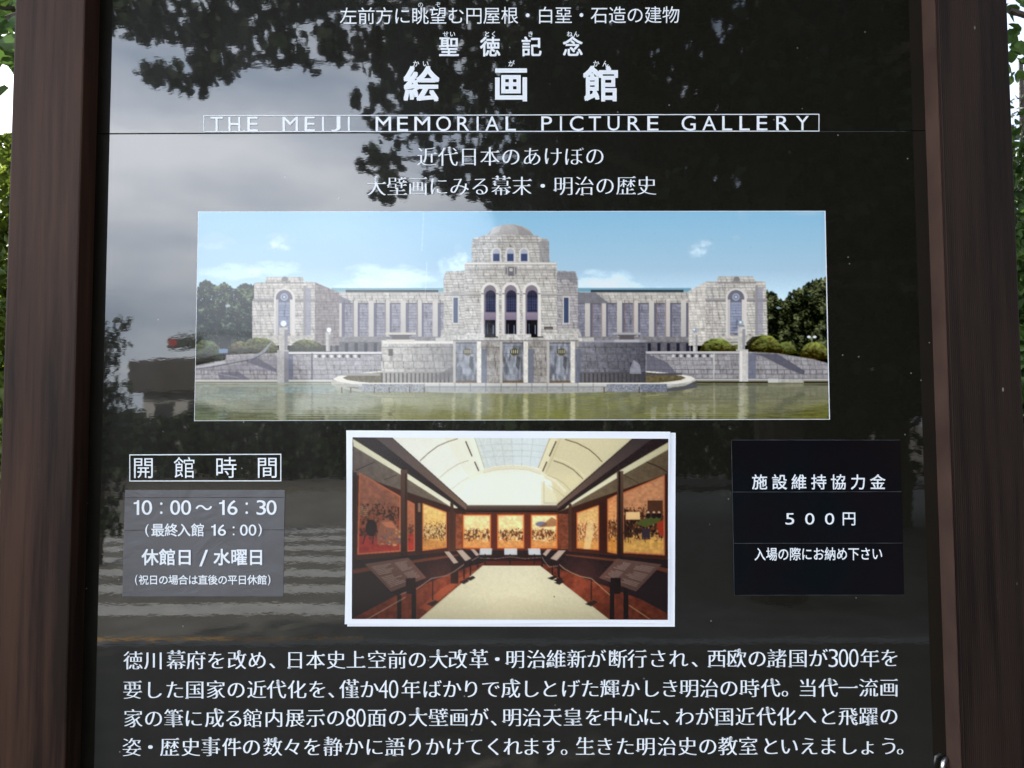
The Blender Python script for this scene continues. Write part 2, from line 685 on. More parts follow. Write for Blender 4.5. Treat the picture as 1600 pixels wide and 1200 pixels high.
YT = -0.0006
up, lo = panels
items = row('左前方に眺望む円屋根・白堊・石造の建物', 544.5, 1048.5, 25.5, 23.5, 28.5, 0.0)
items += [('の', 'c', (657, 7.5, 9, 1), 0.0), ('ぞ', 'c', (684.5, 7, 9, 1), 0.0)]
lettering(up, items, YT, label='top line of white heading text')
items = []
for ch, x in zip('聖徳記念', (701.5, 766, 830.5, 895)):
    items.append((ch, 'c', (x, 73.4, 32.5, 1), 0.017))
for ch, x in zip('せいとくきねん', (696.5, 707, 761, 771.5, 829, 890, 900.5)):
    items.append((ch, 'c', (x, 53.3, 9.5, 1), 0.012))
lettering(up, items, YT, label='bold white four-character heading')
items = []
for ch, x in zip('絵画館', (658.5, 798.5, 939.5)):
    items.append((ch, 'c', (x, 132.0, 57.5, 1), 0.024))
for ch, x in zip('かいがかん', (650, 665, 799, 931.5, 946)):
    items.append((ch, 'c', (x, 99.5, 10.5, 1), 0.012))
lettering(up, items, YT, label='largest bold white heading of three characters')
ENG = [('T', 329, 348), ('H', 357, 375.5), ('E', 386.5, 403), ('M', 441.5, 465.5), ('E', 476, 492), ('I', 503.2, 506.2),
       ('J', 517.5, 532), ('I', 543.6, 546.6), ('M', 587, 611), ('E', 620.5, 637.5), ('M', 647.5, 672), ('O', 681.5, 704.5),
       ('R', 714.5, 733), ('I', 744.8, 747.8), ('A', 758.5, 779.5), ('L', 790, 806), ('P', 845.8, 862.5), ('I', 875, 878),
       ('C', 890.5, 911.5), ('T', 920, 939), ('U', 949.5, 968), ('R', 981, 1000), ('E', 1011.5, 1028.8), ('G', 1065, 1087),
       ('A', 1097.5, 1119), ('L', 1128.5, 1144), ('L', 1155.5, 1171.5), ('E', 1182.5, 1199), ('R', 1213, 1233), ('Y', 1243.8, 1264)]
items = []
for ch, a, b_ in ENG:
    d = -1.6 * (a - 329) / 935.0
    e = 0.5 if ch in 'OCGJ' else 0.0
    items.append((ch, 'b', (a, 182.6 + d - e, b_, 205.0 + d + e), 0.003))
lettering(up, items, YT, label='wide-spaced white English title')
frame_rect(up, (318, 180.2), (1280.3, 177.8), (1280.3, 205.4), (318, 206.4), 1.3, YT)
items = row('近代日本のあけぼの', 667, 929.5, 245.5, 244.5, 32.5, 'm')
items += row('大壁画にみる幕末・明治の歴史', 588, 1010.5, 291.8, 290.5, 32.5, 'm')
lettering(lo, items, YT, label='two centred lines of white serif text')

items = placed('開館時間', (224, 288.5, 353, 417.5), 731.5, 731, 35.5, 0.0)
lettering(lo, items, YT, label='white boxed heading over the hours')
frame_rect(lo, (202, 710), (439.5, 709), (439.5, 752), (202, 752.3), 1.5, YT)

BODY = [
    ('徳川幕府を改め、日本史上空前の大改革・明治維新が断行され、西欧の諸国が300年を',
     [208, 240, 275, 306, 338, 370, 402, 435, 461, 493, 525, 556, 589, 620.5, 652, 685, 715, 748, 777, 805, 838, 869, 901, 932,
      965, 995.5, 1028, 1060, 1095, 1120, 1151, 1183, 1214, 1247, 1278.5, 1302, 1318, 1334, 1359, 1390], 1032.5, 1028.5),
    ('要した国家の近代化を、僅か40年ばかりで成しとげた輝かしき明治の時代。当代一流画',
     [207, 240, 273, 304.5, 337, 369, 401, 432, 464, 496, 527, 545.5, 577, 599, 615, 642, 675, 706, 736, 767, 798, 829, 859,
      891, 922, 953, 985, 1017, 1047, 1077, 1108, 1139, 1171, 1204, 1236, 1262, 1294, 1325, 1357, 1389], 1078.5, 1075),
    ('家の筆に成る館内展示の80面の大壁画が、明治天皇を中心に、わが国近代化へと飛躍の',
     [208, 240, 271, 302.5, 335, 365.5, 395, 428, 461, 493, 524.5, 548, 564, 589, 621, 653, 685, 717, 748.5, 781, 800, 831, 863,
      895, 928, 958, 990, 1019, 1050, 1070, 1101, 1132, 1164, 1197, 1229, 1261, 1294, 1325, 1357, 1389], 1123, 1119.5),
    ('姿・歴史事件の数々を静かに語りかけてくれます。生きた明治史の教室といえましょう。',
     [206, 235, 265, 298, 329, 362, 393, 426, 457, 488, 520.5, 553, 585, 617, 648, 679, 711, 741, 772, 801, 830, 861, 891, 914,
      945, 977, 1009, 1042, 1074, 1106, 1137, 1169, 1204, 1233, 1264, 1294, 1326, 1356, 1389, 1416], 1168, 1166),
]
items = []
for txt, xs, y0, y1 in BODY:
    assert len(txt) == len(xs), (txt, len(txt), len(xs))
    for ch, x in zip(txt, xs):
        y = y0 + (y1 - y0) * (x - xs[0]) / (xs[-1] - xs[0])
        if ch.isdigit():
            items.append((ch, 'b', (x - 7.0, y - 14.5, x + 7.0, y + 13.5), 'd'))
        else:
            items.append((ch, 'c', (x, y, 31.5, 1), 'd'))
lettering(lo, items, YT, label='four-line paragraph of white serif text')


# ------------------------------------------------------------------ printed pictures: a small raster painter
class Canvas:
    def __init__(s, x0, y0, x1, y1, ss=2):
        s.x0, s.y0, s.ss = x0, y0, ss
        s.w, s.h = int((x1 - x0) * ss), int((y1 - y0) * ss)
        s.a = np.zeros((s.h, s.w, 3))
        s.rng = np.random.default_rng(3)

    def noise(s, shape, cell, rng=None):
        rng = rng or s.rng
        h, w = shape
        cy, cx = (cell, cell) if np.isscalar(cell) else cell
        cy, cx = cy * s.ss, cx * s.ss
        gh, gw = int(h / cy) + 3, int(w / cx) + 3
        g = rng.random((gh, gw))
        yy, xx = np.arange(h) / cy, np.arange(w) / cx
        yi, xi = yy.astype(int), xx.astype(int)
        fy, fx = (yy - yi)[:, None], (xx - xi)[None]
        fy, fx = fy * fy * (3 - 2 * fy), fx * fx * (3 - 2 * fx)
        A = g[yi][:, xi]; B = g[yi][:, xi + 1]; Cc = g[yi + 1][:, xi]; D = g[yi + 1][:, xi + 1]
        return (A * (1 - fx) + B * fx) * (1 - fy) + (Cc * (1 - fx) + D * fx) * fy

    def _mask(s, pts):
        p = (np.array(pts, float) - (s.x0, s.y0)) * s.ss
        xa, ya = np.floor(p.min(0)).astype(int)
        xb, yb = np.ceil(p.max(0)).astype(int) + 1
        xa, ya, xb, yb = max(xa, 0), max(ya, 0), min(xb, s.w), min(yb, s.h)
        if xa >= xb or ya >= yb:
            return None
        X = (np.arange(xa, xb) + 0.5)[None]
        Y = (np.arange(ya, yb) + 0.5)[:, None]
        m = np.zeros((yb - ya, xb - xa), bool)
        n = len(p)
        for i in range(n):
            x1, y1 = p[i]
            x2, y2 = p[(i + 1) % n]
            if y1 == y2:
                continue
            c = (Y >= min(y1, y2)) & (Y < max(y1, y2))
            xi = x1 + (Y - y1) * (x2 - x1) / (y2 - y1)
            m ^= c & (X < xi)
        return ya, yb, xa, xb, m

    def poly(s, pts, col, a=1.0, n=0.0, cell=3.0, col2=None, axis='y'):
        r = s._mask(pts)
        if r is None:
            return
        ya, yb, xa, xb, m = r
        c = np.broadcast_to(np.array(col, float), m.shape + (3,)).copy()
        if col2 is not None:
            if axis == 'y':
                t = np.linspace(0, 1, m.shape[0])[:, None, None]
            else:
                t = np.linspace(0, 1, m.shape[1])[None, :, None]
            c = c * (1 - t) + np.array(col2, float) * t
        if n:
            k = 1 + n * (s.noise(m.shape, cell) + 0.6 * s.noise(m.shape, cell if not np.isscalar(cell) else cell * 0.4) - 0.8)
            c *= k[..., None]
        t = s.a[ya:yb, xa:xb]
        t[m] = t[m] * (1 - a) + c[m] * a

    def rect(s, x0, y0, x1, y1, col, **k):
        s.poly([(x0, y0), (x1, y0), (x1, y1), (x0, y1)], col, **k)

    def ell(s, cx, cy, rx, ry, col, n_=28, t0=0.0, t1=360.0, **k):
        s.poly([(cx + rx * math.cos(R(t0 + (t1 - t0) * i / n_)), cy + ry * math.sin(R(t0 + (t1 - t0) * i / n_)))
                for i in range(n_ + (0 if abs(t1 - t0) >= 360 else 1))], col, **k)

    def line(s, pts, w, col, **k):
        for (xa, ya), (xb, yb) in zip(pts[:-1], pts[1:]):
            dx, dy = xb - xa, yb - ya
            l = math.hypot(dx, dy) or 1
            nx, ny = -dy / l * w / 2, dx / l * w / 2
            s.poly([(xa + nx, ya + ny), (xb + nx, yb + ny), (xb - nx, yb - ny), (xa - nx, ya - ny)], col, **k)

    def arch(s, x0, x1, ytop, ybot, col, **k):
        cx, r = (x0 + x1) / 2, (x1 - x0) / 2
        pts = [(x0, ybot)] + [(cx - r * math.cos(R(180 * i / 12)), ytop + r - r * math.sin(R(180 * i / 12))) for i in range(13)] + [(x1, ybot)]
        s.poly(pts, col, **k)

    def clumps(s, x0, x1, ytop, ybot, dark, light, n, r=(2.5, 6)):
        """Mass of foliage under a top line ytop(x)."""
        g = s.rng
        for i in range(n):
            x = g.uniform(x0, x1)
            yt = ytop(x)
            t = g.random() ** 0.9
            y = yt + (ybot - yt) * t
            rr = g.uniform(*r)
            k = g.random() ** 2 * (1 - 0.55 * t)
            c = np.array(dark) * (1 - k) + np.array(light) * k
            nn = 7
            a0 = g.uniform(0, 6)
            s.poly([(x + rr * g.uniform(0.5, 1.1) * math.cos(a0 + 6.283 * j / nn), y + rr * 0.7 * g.uniform(0.5, 1.1) * math.sin(a0 + 6.283 * j / nn))
                    for j in range(nn)], c, a=0.9)

    def masonry(s, pts, rowh=4.2, colw=9.0, col=(98, 93, 88), a=0.46, oy=0.0):
        p = np.array(pts)
        xa, ya = p.min(0)
        xb, yb = p.max(0)
        r = s._mask(pts)
        if r is None:
            return
        y0, y1, x0, x1, m = r
        X = (np.arange(x0, x1) + 0.5)[None] / s.ss + s.x0
        Y = (np.arange(y0, y1) + 0.5)[:, None] / s.ss + s.y0
        rr = np.floor((Y - ya + oy) / rowh)
        fy = (Y - ya + oy) / rowh - rr
        off = (rr * 0.37 % 1.0) * colw + (rr % 2) * colw * 0.5
        q = (X + off) / colw
        fx = q - np.floor(q)
        cell = np.sin(rr * 12.9898 + np.floor(q) * 78.233) * 43758.5453
        tone = 1 + 0.11 * ((cell - np.floor(cell)) - 0.5)
        t = s.a[y0:y1, x0:x1]
        t[m] *= tone[m][:, None]
        ln = m & ((fy < 0.75 / rowh) | (fx < 0.6 / colw))
        t[ln] = t[ln] * (1 - a) + np.array(col) * a
        # weather streaks
        st = s.noise(m.shape, (14, 1.6)) * s.noise(m.shape, (5, 3))
        k = (1 - 0.42 * np.clip(st - 0.32, 0, 1)) * (1 + .10 * (s.noise(m.shape, .9) - .5))
        t[m] *= k[m][:, None]

    def tex(s, pts, fn, a=1.0):
        """Fill a polygon with colours computed per point: fn(shape, X, Y) -> array."""
        r = s._mask(pts)
        if r is None:
            return
        ya, yb, xa, xb, m = r
        X = np.broadcast_to(((np.arange(xa, xb) + .5) / s.ss + s.x0)[None], m.shape)
        Y = np.broadcast_to(((np.arange(ya, yb) + .5) / s.ss + s.y0)[:, None], m.shape)
        o = fn(m.shape, X, Y)
        c, al = o if isinstance(o, tuple) else (o, np.ones(m.shape))
        al = (al * a)[..., None]
        t = s.a[ya:yb, xa:xb]
        t[m] = (t * (1 - al) + c * al)[m]

    def cloud(s, cx, cy, rx, ry, a, col=(238, 236, 238)):
        def fn(sh, X, Y):
            n = .55 * s.noise(sh, (ry * .5, rx * .45)) + .3 * s.noise(sh, (ry * .22, rx * .2)) + .15 * s.noise(sh, (1.6, 2.4))
            d = ((X - cx) / rx) ** 2 + ((Y - cy) / ry) ** 2
            al = np.clip((1 - d) * 1.1 + (n - .5) * 1.9 - .15, 0, 1) * np.clip((1.25 - d) * 3, 0, 1)
            return np.broadcast_to(np.array(col, float), sh + (3,)), al
        s.tex([(cx - rx * 1.2, cy - ry * 1.2), (cx + rx * 1.2, cy - ry * 1.2), (cx + rx * 1.2, cy + ry * 1.2), (cx - rx * 1.2, cy + ry * 1.2)], fn, a)

    def foliage(s, pts, dark, light, top, bot, gap=0.0):
        dark, light = np.array(dark, float), np.array(light, float)

        def fn(sh, X, Y):
            n1, n2, n3 = s.noise(sh, 8), s.noise(sh, (2.0, 2.8)), s.noise(sh, .9)
            t = (Y - top) / (bot - top)
            v = np.clip(1.9 * (.38 * n1 + .36 * n2 + .34 * n3) - .62 - .30 * t, 0, 1) ** 1.2
            c = dark + (light - dark) * v[..., None] * 1.25
            al = np.where(n2 * .5 + n3 * .5 + .35 * n1 < gap, 0.15, 1.0)
            return c, al
        s.tex(pts, fn)

    def blur(s, img, r):
        k = int(r)
        for ax in (0, 1):
            acc = np.zeros_like(img)
            for i in range(-k, k + 1):
                acc += np.roll(img, i, ax)
            img = acc / (2 * k + 1)
        return img

    def down(s):
        k = s.ss
        return s.a.reshape(s.h // k, k, s.w // k, k, 3).mean((1, 3))


def paint_gallery_building():
    c = Canvas(296, 322, 1304, 664, 2)
    # sky
    c.rect(296, 322, 1304, 470, (152, 205, 231), col2=(204, 224, 234))
    for k in range(40):
        c.rect(296, 322, 310 + k * 12, 470, (196, 224, 238), a=0.012)
    for cx, cy, rx, ry, a in ((1095, 388, 20, 12, .6), (1088, 396, 12, 8, .5), (1103, 380, 13, 6, .55), (1150, 371, 6, 5, .4), (940, 436, 46, 15, .6), (960, 446, 40, 14, .6), (915, 445, 20, 10, .5),
                              (722, 404, 22, 20, .65), (712, 416, 25, 20, .6), (598, 430, 60, 18, .55), (640, 440, 50, 16, .55), (575, 445, 50, 12, .5), (437, 376, 22, 12, .55), (430, 386, 24, 9, .5), (380, 425, 60, 14, .45),
                              (330, 380, 40, 16, .35), (1262, 332, 32, 4, .55), (985, 450, 40, 10, .5), (1160, 335, 12, 8, .25), (430, 420, 40, 12, .4)):
        c.cloud(cx, cy, rx * 1.2, ry * 1.2, a * .5)
    # trees
    lt = lambda x: 444 + 3 * math.sin(x * .21) + 3 * math.sin(x * .07 + 1) + (4 if x < 312 else 0)
    jag = lambda f, x0, x1, st: [(x, f(x) + c.rng.uniform(-2.2, 1.6)) for x in np.arange(x0, x1, st)]
    c.foliage([(300, 455)] + jag(lt, 304, 402, 1.6) + [(402, 545), (300, 545)], (24, 31, 32), (118, 130, 104), 440, 520, .40)
    for k in range(26):
        c.ell(c.rng.normal(352, 14), c.rng.normal(485, 14), c.rng.uniform(.5, 1.8), c.rng.uniform(.4, 1.1), (190, 205, 215), n_=8, a=.7)
    c.ell(356, 478, 4, 2.4, (206, 216, 222), a=.7)
    for p in ([(340, 540), (344, 500), (352, 470)], [(372, 540), (370, 505), (376, 480)]):
        c.line(p, 1.4, (28, 26, 26), a=.7)
    def rt(x):
        pts = ((1196, 456), (1206, 455), (1213, 461), (1220, 469), (1227, 470), (1233, 458), (1244, 452), (1253, 450), (1262, 442), (1275, 437), (1292, 434), (1300, 434))
        for (a, b), (d, e) in zip(pts[:-1], pts[1:]):
            if x <= d:
                return b + (e - b) * (x - a) / (d - a) + 1.5 * math.sin(x * .9)
        return 434
    c.foliage([(1196, 560)] + jag(rt, 1196, 1303, 1.6) + [(1303, 560)], (22, 28, 24), (142, 146, 110), 432, 560, .34)
    c.ell(1216, 481, 3.4, 2.0, (170, 190, 205), a=.7)
    stone, shade, dk = (194, 189, 184), (128, 125, 130), (96, 96, 108)
    # wings
    for x0, x1, s in ((518, 697, -1), (901, 1080, 1)):
        c.rect(x0, 450, x1, 456, (140, 180, 186) if s < 0 else (128, 172, 186))
        c.rect(x0 + 22, 453, x1 - 12, 456.5, (62, 74, 84))
        c.rect(x0, 456.5, x1, 555, (176, 172, 170), n=.1)
        c.rect(x0, 457, x1, 474, (190, 185, 178), n=.08)
        c.masonry([(x0, 457), (x1, 457), (x1, 474), (x0, 474)], 4.4, 9.5)
        c.rect(x0, 473, x1, 475, (112, 110, 114))
        c.rect(x0, 475, x1, 530, (150, 148, 158) if s < 0 else (140, 140, 152), n=.12)
        c.masonry([(x0, 475), (x1, 475), (x1, 530), (x0, 530)], 4.4, 11)
        k = 0
        for px_ in (list(range(526, 697, 25)) if s < 0 else list(range(914, 1078, 25))):
            c.rect(px_, 470, px_ + 8, 530, (196, 190, 182), col2=(182, 176, 172))
            c.rect(px_ + 8, 475, px_ + 11, 530, (110, 110, 124))
            c.line([(px_ + (1 if k % 2 else 12), 468), (px_ + (1 if k % 2 else 12), 545)], 1.4, (86, 84, 92) if s < 0 else (134, 104, 98))
            k += 1
        c.rect(x0, 526, x1, 534, (134, 132, 134), n=.2)
        c.rect(x0, 534, x1, 552, (108, 106, 112), n=.2)
        for k in range(12):
            xx = x0 + 6 + k * 15
            c.rect(xx, 536, xx + 5, 550, (54, 58, 70))
    c.poly([(903, 456), (960, 478), (960, 475), (903, 458)], (100, 100, 112), a=.5)
    c.poly([(520, 457), (548, 470), (548, 474), (520, 474)], (110, 110, 122), a=.7)
    c.poly([(903, 457), (930, 457), (952, 474), (903, 474)], (118, 118, 126), a=.8)
    # end pavilions
    for m_, fx0, fx1 in ((0, 397, 492), (1, 1103, 1198)):
        lit = (196, 191, 184)
        if m_ == 0:
            c.poly([(492, 441), (530, 457), (530, 540), (492, 540)], (148, 140, 140), n=.1)
            c.masonry([(492, 441), (530, 457), (530, 540), (492, 540)], 4.3, 7)
            tops = [(397, 470), (397, 442), (415, 441), (416, 433), (473, 433), (475, 440), (492, 441), (492, 540), (394, 540), (394, 470)]
        else:
            c.poly([(1103, 440), (1076, 455), (1076, 540), (1103, 540)], (206, 200, 192), n=.06)
            c.masonry([(1103, 440), (1076, 455), (1076, 540), (1103, 540)], 4.3, 7, a=.3)
            tops = [(1103, 540), (1103, 440), (1120, 440), (1122, 432), (1177, 432), (1180, 439), (1196, 440), (1198, 470), (1200, 540)]
        c.poly(tops, lit, n=.1)
        c.masonry(tops, 4.3, 9)
        cx = 444 if m_ == 0 else 1150
        c.rect(cx - 29, 441, cx + 31, 443, (142, 138, 136))
        c.rect(fx0 - 1, 466, fx1 + 1, 469.5, (158, 154, 152))
        c.rect(fx0, 469.5, fx1, 471, (118, 114, 116), a=.8)
        c.rect(cx + 30, 446, cx + 34, 535, (150, 146, 148))
        c.rect(cx + 34, 450, cx + 42, 535, (146, 146, 158), a=.7)
        c.rect(cx - 38, 446, cx - 36, 535, (150, 146, 148), a=.5)
        c.arch(cx - 16, cx + 17, 450, 535, (206, 201, 195))
        c.arch(cx - 13, cx + 13, 453, 535, (120, 118, 128))
        c.rect(cx - 13, 468, cx - 9, 535, (188, 183, 180)); c.rect(cx + 9, 468, cx + 13, 535, (204, 198, 190))
        c.rect(cx - 8.5, 472, cx + 8.5, 520, (148, 154, 172))
        c.masonry([(cx - 8.5, 472), (cx + 8.5, 472), (cx + 8.5, 520), (cx - 8.5, 520)], 4.4, 40)
        c.ell(cx, 464, 5.6, 5.6, (176, 182, 192)); c.ell(cx, 464, 4, 4, (120, 130, 148)); c.ell(cx, 464, 2, 2, (186, 192, 200))
        c.ell(cx + 1, 437, 5, 5, (134, 130, 130)); c.rect(cx - 9, 439, cx + 10, 442, (150, 146, 142), n=.5, cell=1.2)
        c.rect(fx0, 524, fx1, 534, (182, 177, 170), n=.2)
        for k in range(4):
            c.ell(cx - 20 + 14 * k, 523, 2.6, 2.2, (150, 146, 142))
    # tower
    c.ell(797.5, 374, 37.5, 23.5, (182, 178, 175), t0=180, t1=360, col2=(160, 156, 154), n=.06)
    c.poly([(800, 350.6), (815, 354), (830, 364), (835, 370), (812, 370), (808, 356)], (142, 138, 138), a=.55)
    c.poly([(770, 356), (784, 352), (780, 362), (765, 368)], (204, 200, 196), a=.6)
    t = [(737, 410), (737, 381), (739, 372), (751, 370), (755, 367), (781, 368), (786, 365.5), (801, 366), (806, 368), (840, 368), (843, 371), (856, 374), (858, 380), (858.5, 410)]
    c.poly(t, (190, 186, 180), n=.12)
    c.masonry(t, 4.1, 9)
    c.rect(843, 376, 858, 410, (138, 136, 140), a=.55)
    c.rect(741, 374, 749, 385, (150, 147, 146), a=.7); c.rect(846, 374, 854, 385, (150, 147, 146), a=.6)
    c.rect(752, 378, 843, 380, (150, 147, 144), a=.8)
    for cx in (775.5, 797.5, 819):
        c.arch(cx - 8, cx + 8, 386.5, 410, (208, 203, 198))
        c.arch(cx - 5.6, cx + 5.6, 388.5, 408.5, (172, 174, 182))
        c.rect(cx - 5.2, 396.5, cx + 5.2, 408.2, (72, 82, 116))
    b = [(726, 526), (726, 412), (729, 409.5), (867, 409.5), (870, 412), (870.5, 526)]
    c.poly([(693, 526), (693, 436), (697, 424), (727, 423.5), (727, 526)], (192, 187, 180), n=.1)
    c.masonry([(693, 526), (693, 436), (697, 424), (727, 423.5), (727, 526)], 4.2, 9)
    c.poly([(870, 526), (870, 423.5), (899, 424), (903, 436), (903, 526)], (176, 172, 172), n=.1)
    c.masonry([(870, 526), (870, 423.5), (899, 424), (903, 436), (903, 526)], 4.2, 9)
    c.poly([(870, 425), (899, 424), (903, 446), (885, 436), (870, 438)], (128, 126, 132), a=.6)
    c.poly(b, (198, 193, 186), n=.08)
    c.masonry(b, 4.2, 10)
    c.rect(727, 410, 869, 413, (212, 208, 202)); c.rect(727, 420, 869, 421.5, (146, 143, 141), a=.8); c.rect(727, 424.5, 869, 425.5, (138, 134, 134), a=.6)
    c.rect(788, 416, 808, 430, (168, 164, 160)); c.rect(794, 417, 803, 431, (122, 120, 124)); c.rect(790, 418, 792, 428, (120, 118, 120)); c.rect(805, 418, 807, 428, (120, 118, 120)); c.rect(796, 419, 801, 424, (190, 186, 180))
    c.rect(694, 458.5, 903, 461.5, (174, 170, 166)); c.rect(694, 461, 903, 462.2, (120, 117, 118), a=.8)
    for x0, x1 in ((708.3, 715.5), (881, 888.3)):
        c.rect(x0 - 1.5, 462, x1 + 1.5, 506, (204, 199, 192)); c.rect(x0, 465, x1, 504.5, (72, 84, 112))
        c.rect(x0 - 2, 455, x1 + 2, 463, (160, 156, 153))
    for x0, x1 in ((756, 775), (788.5, 807.5), (821, 840.3)):
        c.arch(x0 - 4.5, x1 + 4.5, 441, 524, (216, 211, 204))
        c.arch(x0, x1, 445.5, 526, (140, 132, 138))
        c.arch(x0 + 2.5, x1 - .5, 453.5, 488, (70, 70, 90))
        c.rect(x0 + 2.5, 466, x1 - .5, 487.5, (82, 86, 112))
        for k in range(1, 5):
            c.line([(x0 + 2.5 + k * 3.3, 458), (x0 + 2.5 + k * 3.3, 487)], .7, (50, 50, 66))
        for k in range(6):
            c.line([(x0 + 2.5, 463 + k * 4.4), (x1 - .5, 463 + k * 4.4)], .6, (52, 52, 68))
        c.rect(x0, 488, x1, 500, (150, 138, 150), col2=(132, 122, 138))
        c.rect(x0 + 2, 500, x1 - 1, 526, (44, 42, 52))
        c.rect(x1 - 5, 508, x1 - 3.4, 522, (130, 140, 150)); c.rect(x0 + 5, 506, x0 + 6.5, 522, (110, 122, 136), a=.7)
        c.rect(x0 - 4.5, 488, x0, 526, (206, 201, 196)); c.rect(x1, 488, x1 + 5, 526, (214, 209, 203))
        c.rect(x0 - 4, 458, x0, 460, (150, 147, 146)); c.rect(x1, 458, x1 + 4, 460, (150, 147, 146))
    c.rect(850, 510.5, 864, 514.5, (92, 88, 90)); c.rect(852, 513, 862, 514, (140, 136, 132))
    # bushes on the terrace
    def bush(cx, w, yt, yb, top, low, sh=None):
        pts = [(cx + w / 2 * math.cos(R(q)) * c.rng.uniform(.97, 1.03), yb + (yb - yt) * math.sin(R(q)) * c.rng.uniform(.96, 1.03)) for q in range(180, 361, 5)]
        hi, lo_ = np.array(top, float) * 1.3, np.array(low, float) * .72

        def fn(sh, X, Y):
            d = np.clip((yb - Y) / (yb - yt), 0, 1)
            n = .5 * c.noise(sh, (1.2, 2.2)) + .5 * c.noise(sh, (3, 6))
            v = np.clip(d * 1.0 + .25 * (X - cx) / w - .18 + (n - .5) * .95, 0, 1)
            col = lo_ + (hi - lo_) * v[..., None]
            col = np.where((c.noise(sh, (1.6, 3.2)) > .74)[..., None], col * np.array([.86, .66, .7]), col)
            return col
        c.tex(pts, fn)
    bush(322, 56, 531, 566, (96, 108, 70), (58, 68, 52))
    bush(374, 40, 533, 553, (116, 112, 70), (78, 74, 50))
    bush(405, 66, 527, 556, (122, 126, 74), (80, 80, 50))
    bush(479, 56, 530, 550, (112, 118, 72), (74, 76, 54))
    c.rect(342, 545, 356, 552, (120, 140, 170))
    c.clumps(1200, 1296, lambda x: 532, 556, (40, 46, 34), (90, 98, 70), 60)
    for x in (1264, 1273):
        c.ell(x, 526.5, 2.8, 2.2, (224, 226, 226))
    c.line([(1268.5, 527), (1268.5, 540)], 1.4, (170, 172, 172))
    bush(1120, 54, 528.5, 551, (130, 142, 62), (84, 84, 44))
    bush(1150, 16, 538, 551, (122, 132, 62), (90, 92, 50))
    bush(1228, 34, 534, 553, (126, 136, 64), (84, 86, 46))
    bush(1194, 58, 523, 553, (130, 140, 58), (70, 66, 40))
    c.poly([(1166, 553), (1166, 535), (1176, 526), (1190, 525), (1174, 538), (1170, 553)], (50, 52, 44), a=.8)
    bush(1273, 50, 534, 562, (134, 142, 62), (78, 74, 44))
    # terrace walls
    wl = [(300, 572), (334, 565), (352, 562), (353, 554), (436, 551), (436, 549.5), (600, 549.5), (600, 600), (300, 600)]
    c.poly(wl, (166, 163, 164), n=.14)
    c.masonry(wl, 7.0, 11, (88, 86, 92), .55)
    c.poly([(300, 578), (396, 566), (400, 575), (440, 550), (434, 580), (330, 580)], (140, 138, 146), a=.5)
    c.poly([(304, 574), (350, 563.5), (353, 567), (320, 575)], (186, 184, 186))
    c.poly([(340, 582), (372, 580), (394, 596), (345, 597)], (112, 112, 124), a=.7)
    c.poly([(386, 566), (400, 558), (432, 577), (432, 582)], (116, 116, 128), a=.75)
    c.rect(447, 553, 458, 598, (112, 116, 132), a=.75)
    c.rect(440, 549.5, 600, 553, (206, 202, 200)); c.rect(440, 553, 600, 554.3, (104, 102, 108), a=.8)
    for k in range(12):
        c.ell(493 + k * 6.2, 556.5, 2.2, 2.6, (74, 74, 82)) if k % 2 else c.ell(493 + k * 6.2, 556.5, 2.6, 2.6, (206, 203, 200))
    c.line([(487.5, 552), (487.5, 598)], 2, (92, 90, 98))
    c.rect(300, 593.5, 600, 596.5, (200, 197, 190)); c.rect(300, 596.5, 600, 600, (120, 116, 112))
    wr = [(1005, 549), (1160, 549), (1215, 552), (1270, 561), (1290, 566), (1300, 570), (1300, 597), (1005, 597)]
    c.poly(wr, (158, 155, 156), n=.14)
    c.masonry(wr, 7.0, 10, (80, 78, 84), .6)
    c.rect(1005, 549, 1156, 552.5, (188, 185, 184)); c.rect(1005, 552.5, 1156, 553.8, (98, 96, 102), a=.8)
    c.poly([(1168, 552), (1215, 553), (1258, 580), (1256, 586), (1230, 576), (1190, 556)], (96, 96, 108), a=.85)
    c.rect(1168, 553, 1181, 596, (112, 116, 132), a=.75)
    c.poly([(1010, 552), (1042, 566), (1058, 584), (1010, 586)], (104, 104, 116), a=.75)
    for k in range(11):
        c.ell(1052 + k * 6, 556, 2.2, 2.4, (80, 80, 88)) if k % 2 else c.ell(1052 + k * 6, 556, 2.5, 2.5, (196, 193, 190))
    c.line([(1115.5, 552), (1115.5, 594)], 1.8, (196, 192, 186))
    c.rect(1005, 592, 1300, 594.5, (186, 183, 176)); c.rect(1005, 594.5, 1300, 597, (112, 110, 104))
    c.rect(1200, 591.5, 1216, 600, (192, 190, 184)); c.rect(1216, 592, 1256, 599, (176, 173, 168), n=.2)
    # lamp pillars
    for x0, x1, y0, yb, gx, gy, gr, gc in ((436, 449.5, 511, 548, 443, 505.5, 4.6, (236, 238, 240)), (509, 516.5, 519, 549, 514, 515.5, 3.7, (232, 235, 238)),
                                           (1153, 1164.5, 510, 547, 1158, 504.5, 3.8, (156, 166, 176)), (1082.5, 1090, 519, 549, 1085.5, 516, 3.4, (150, 160, 170))):
        c.rect(x0, y0, x1, yb, (190, 186, 180), n=.14)
        c.rect(x0 + (x1 - x0) * .62, y0 + 4, x1, yb, (134, 132, 138), a=.7)
        c.rect(x0 + 1.5, y0 - 2.5, x1 - 1.5, y0 + .5, (140, 137, 138))
        c.ell(gx, gy, gr, gr, gc); c.ell(gx - gr * .3, gy - gr * .3, gr * .4, gr * .4, (246, 247, 248), n_=12)
    c.rect(433, 547, 451, 600, (178, 174, 172), n=.12); c.rect(444, 549, 451, 600, (128, 127, 134), a=.75)
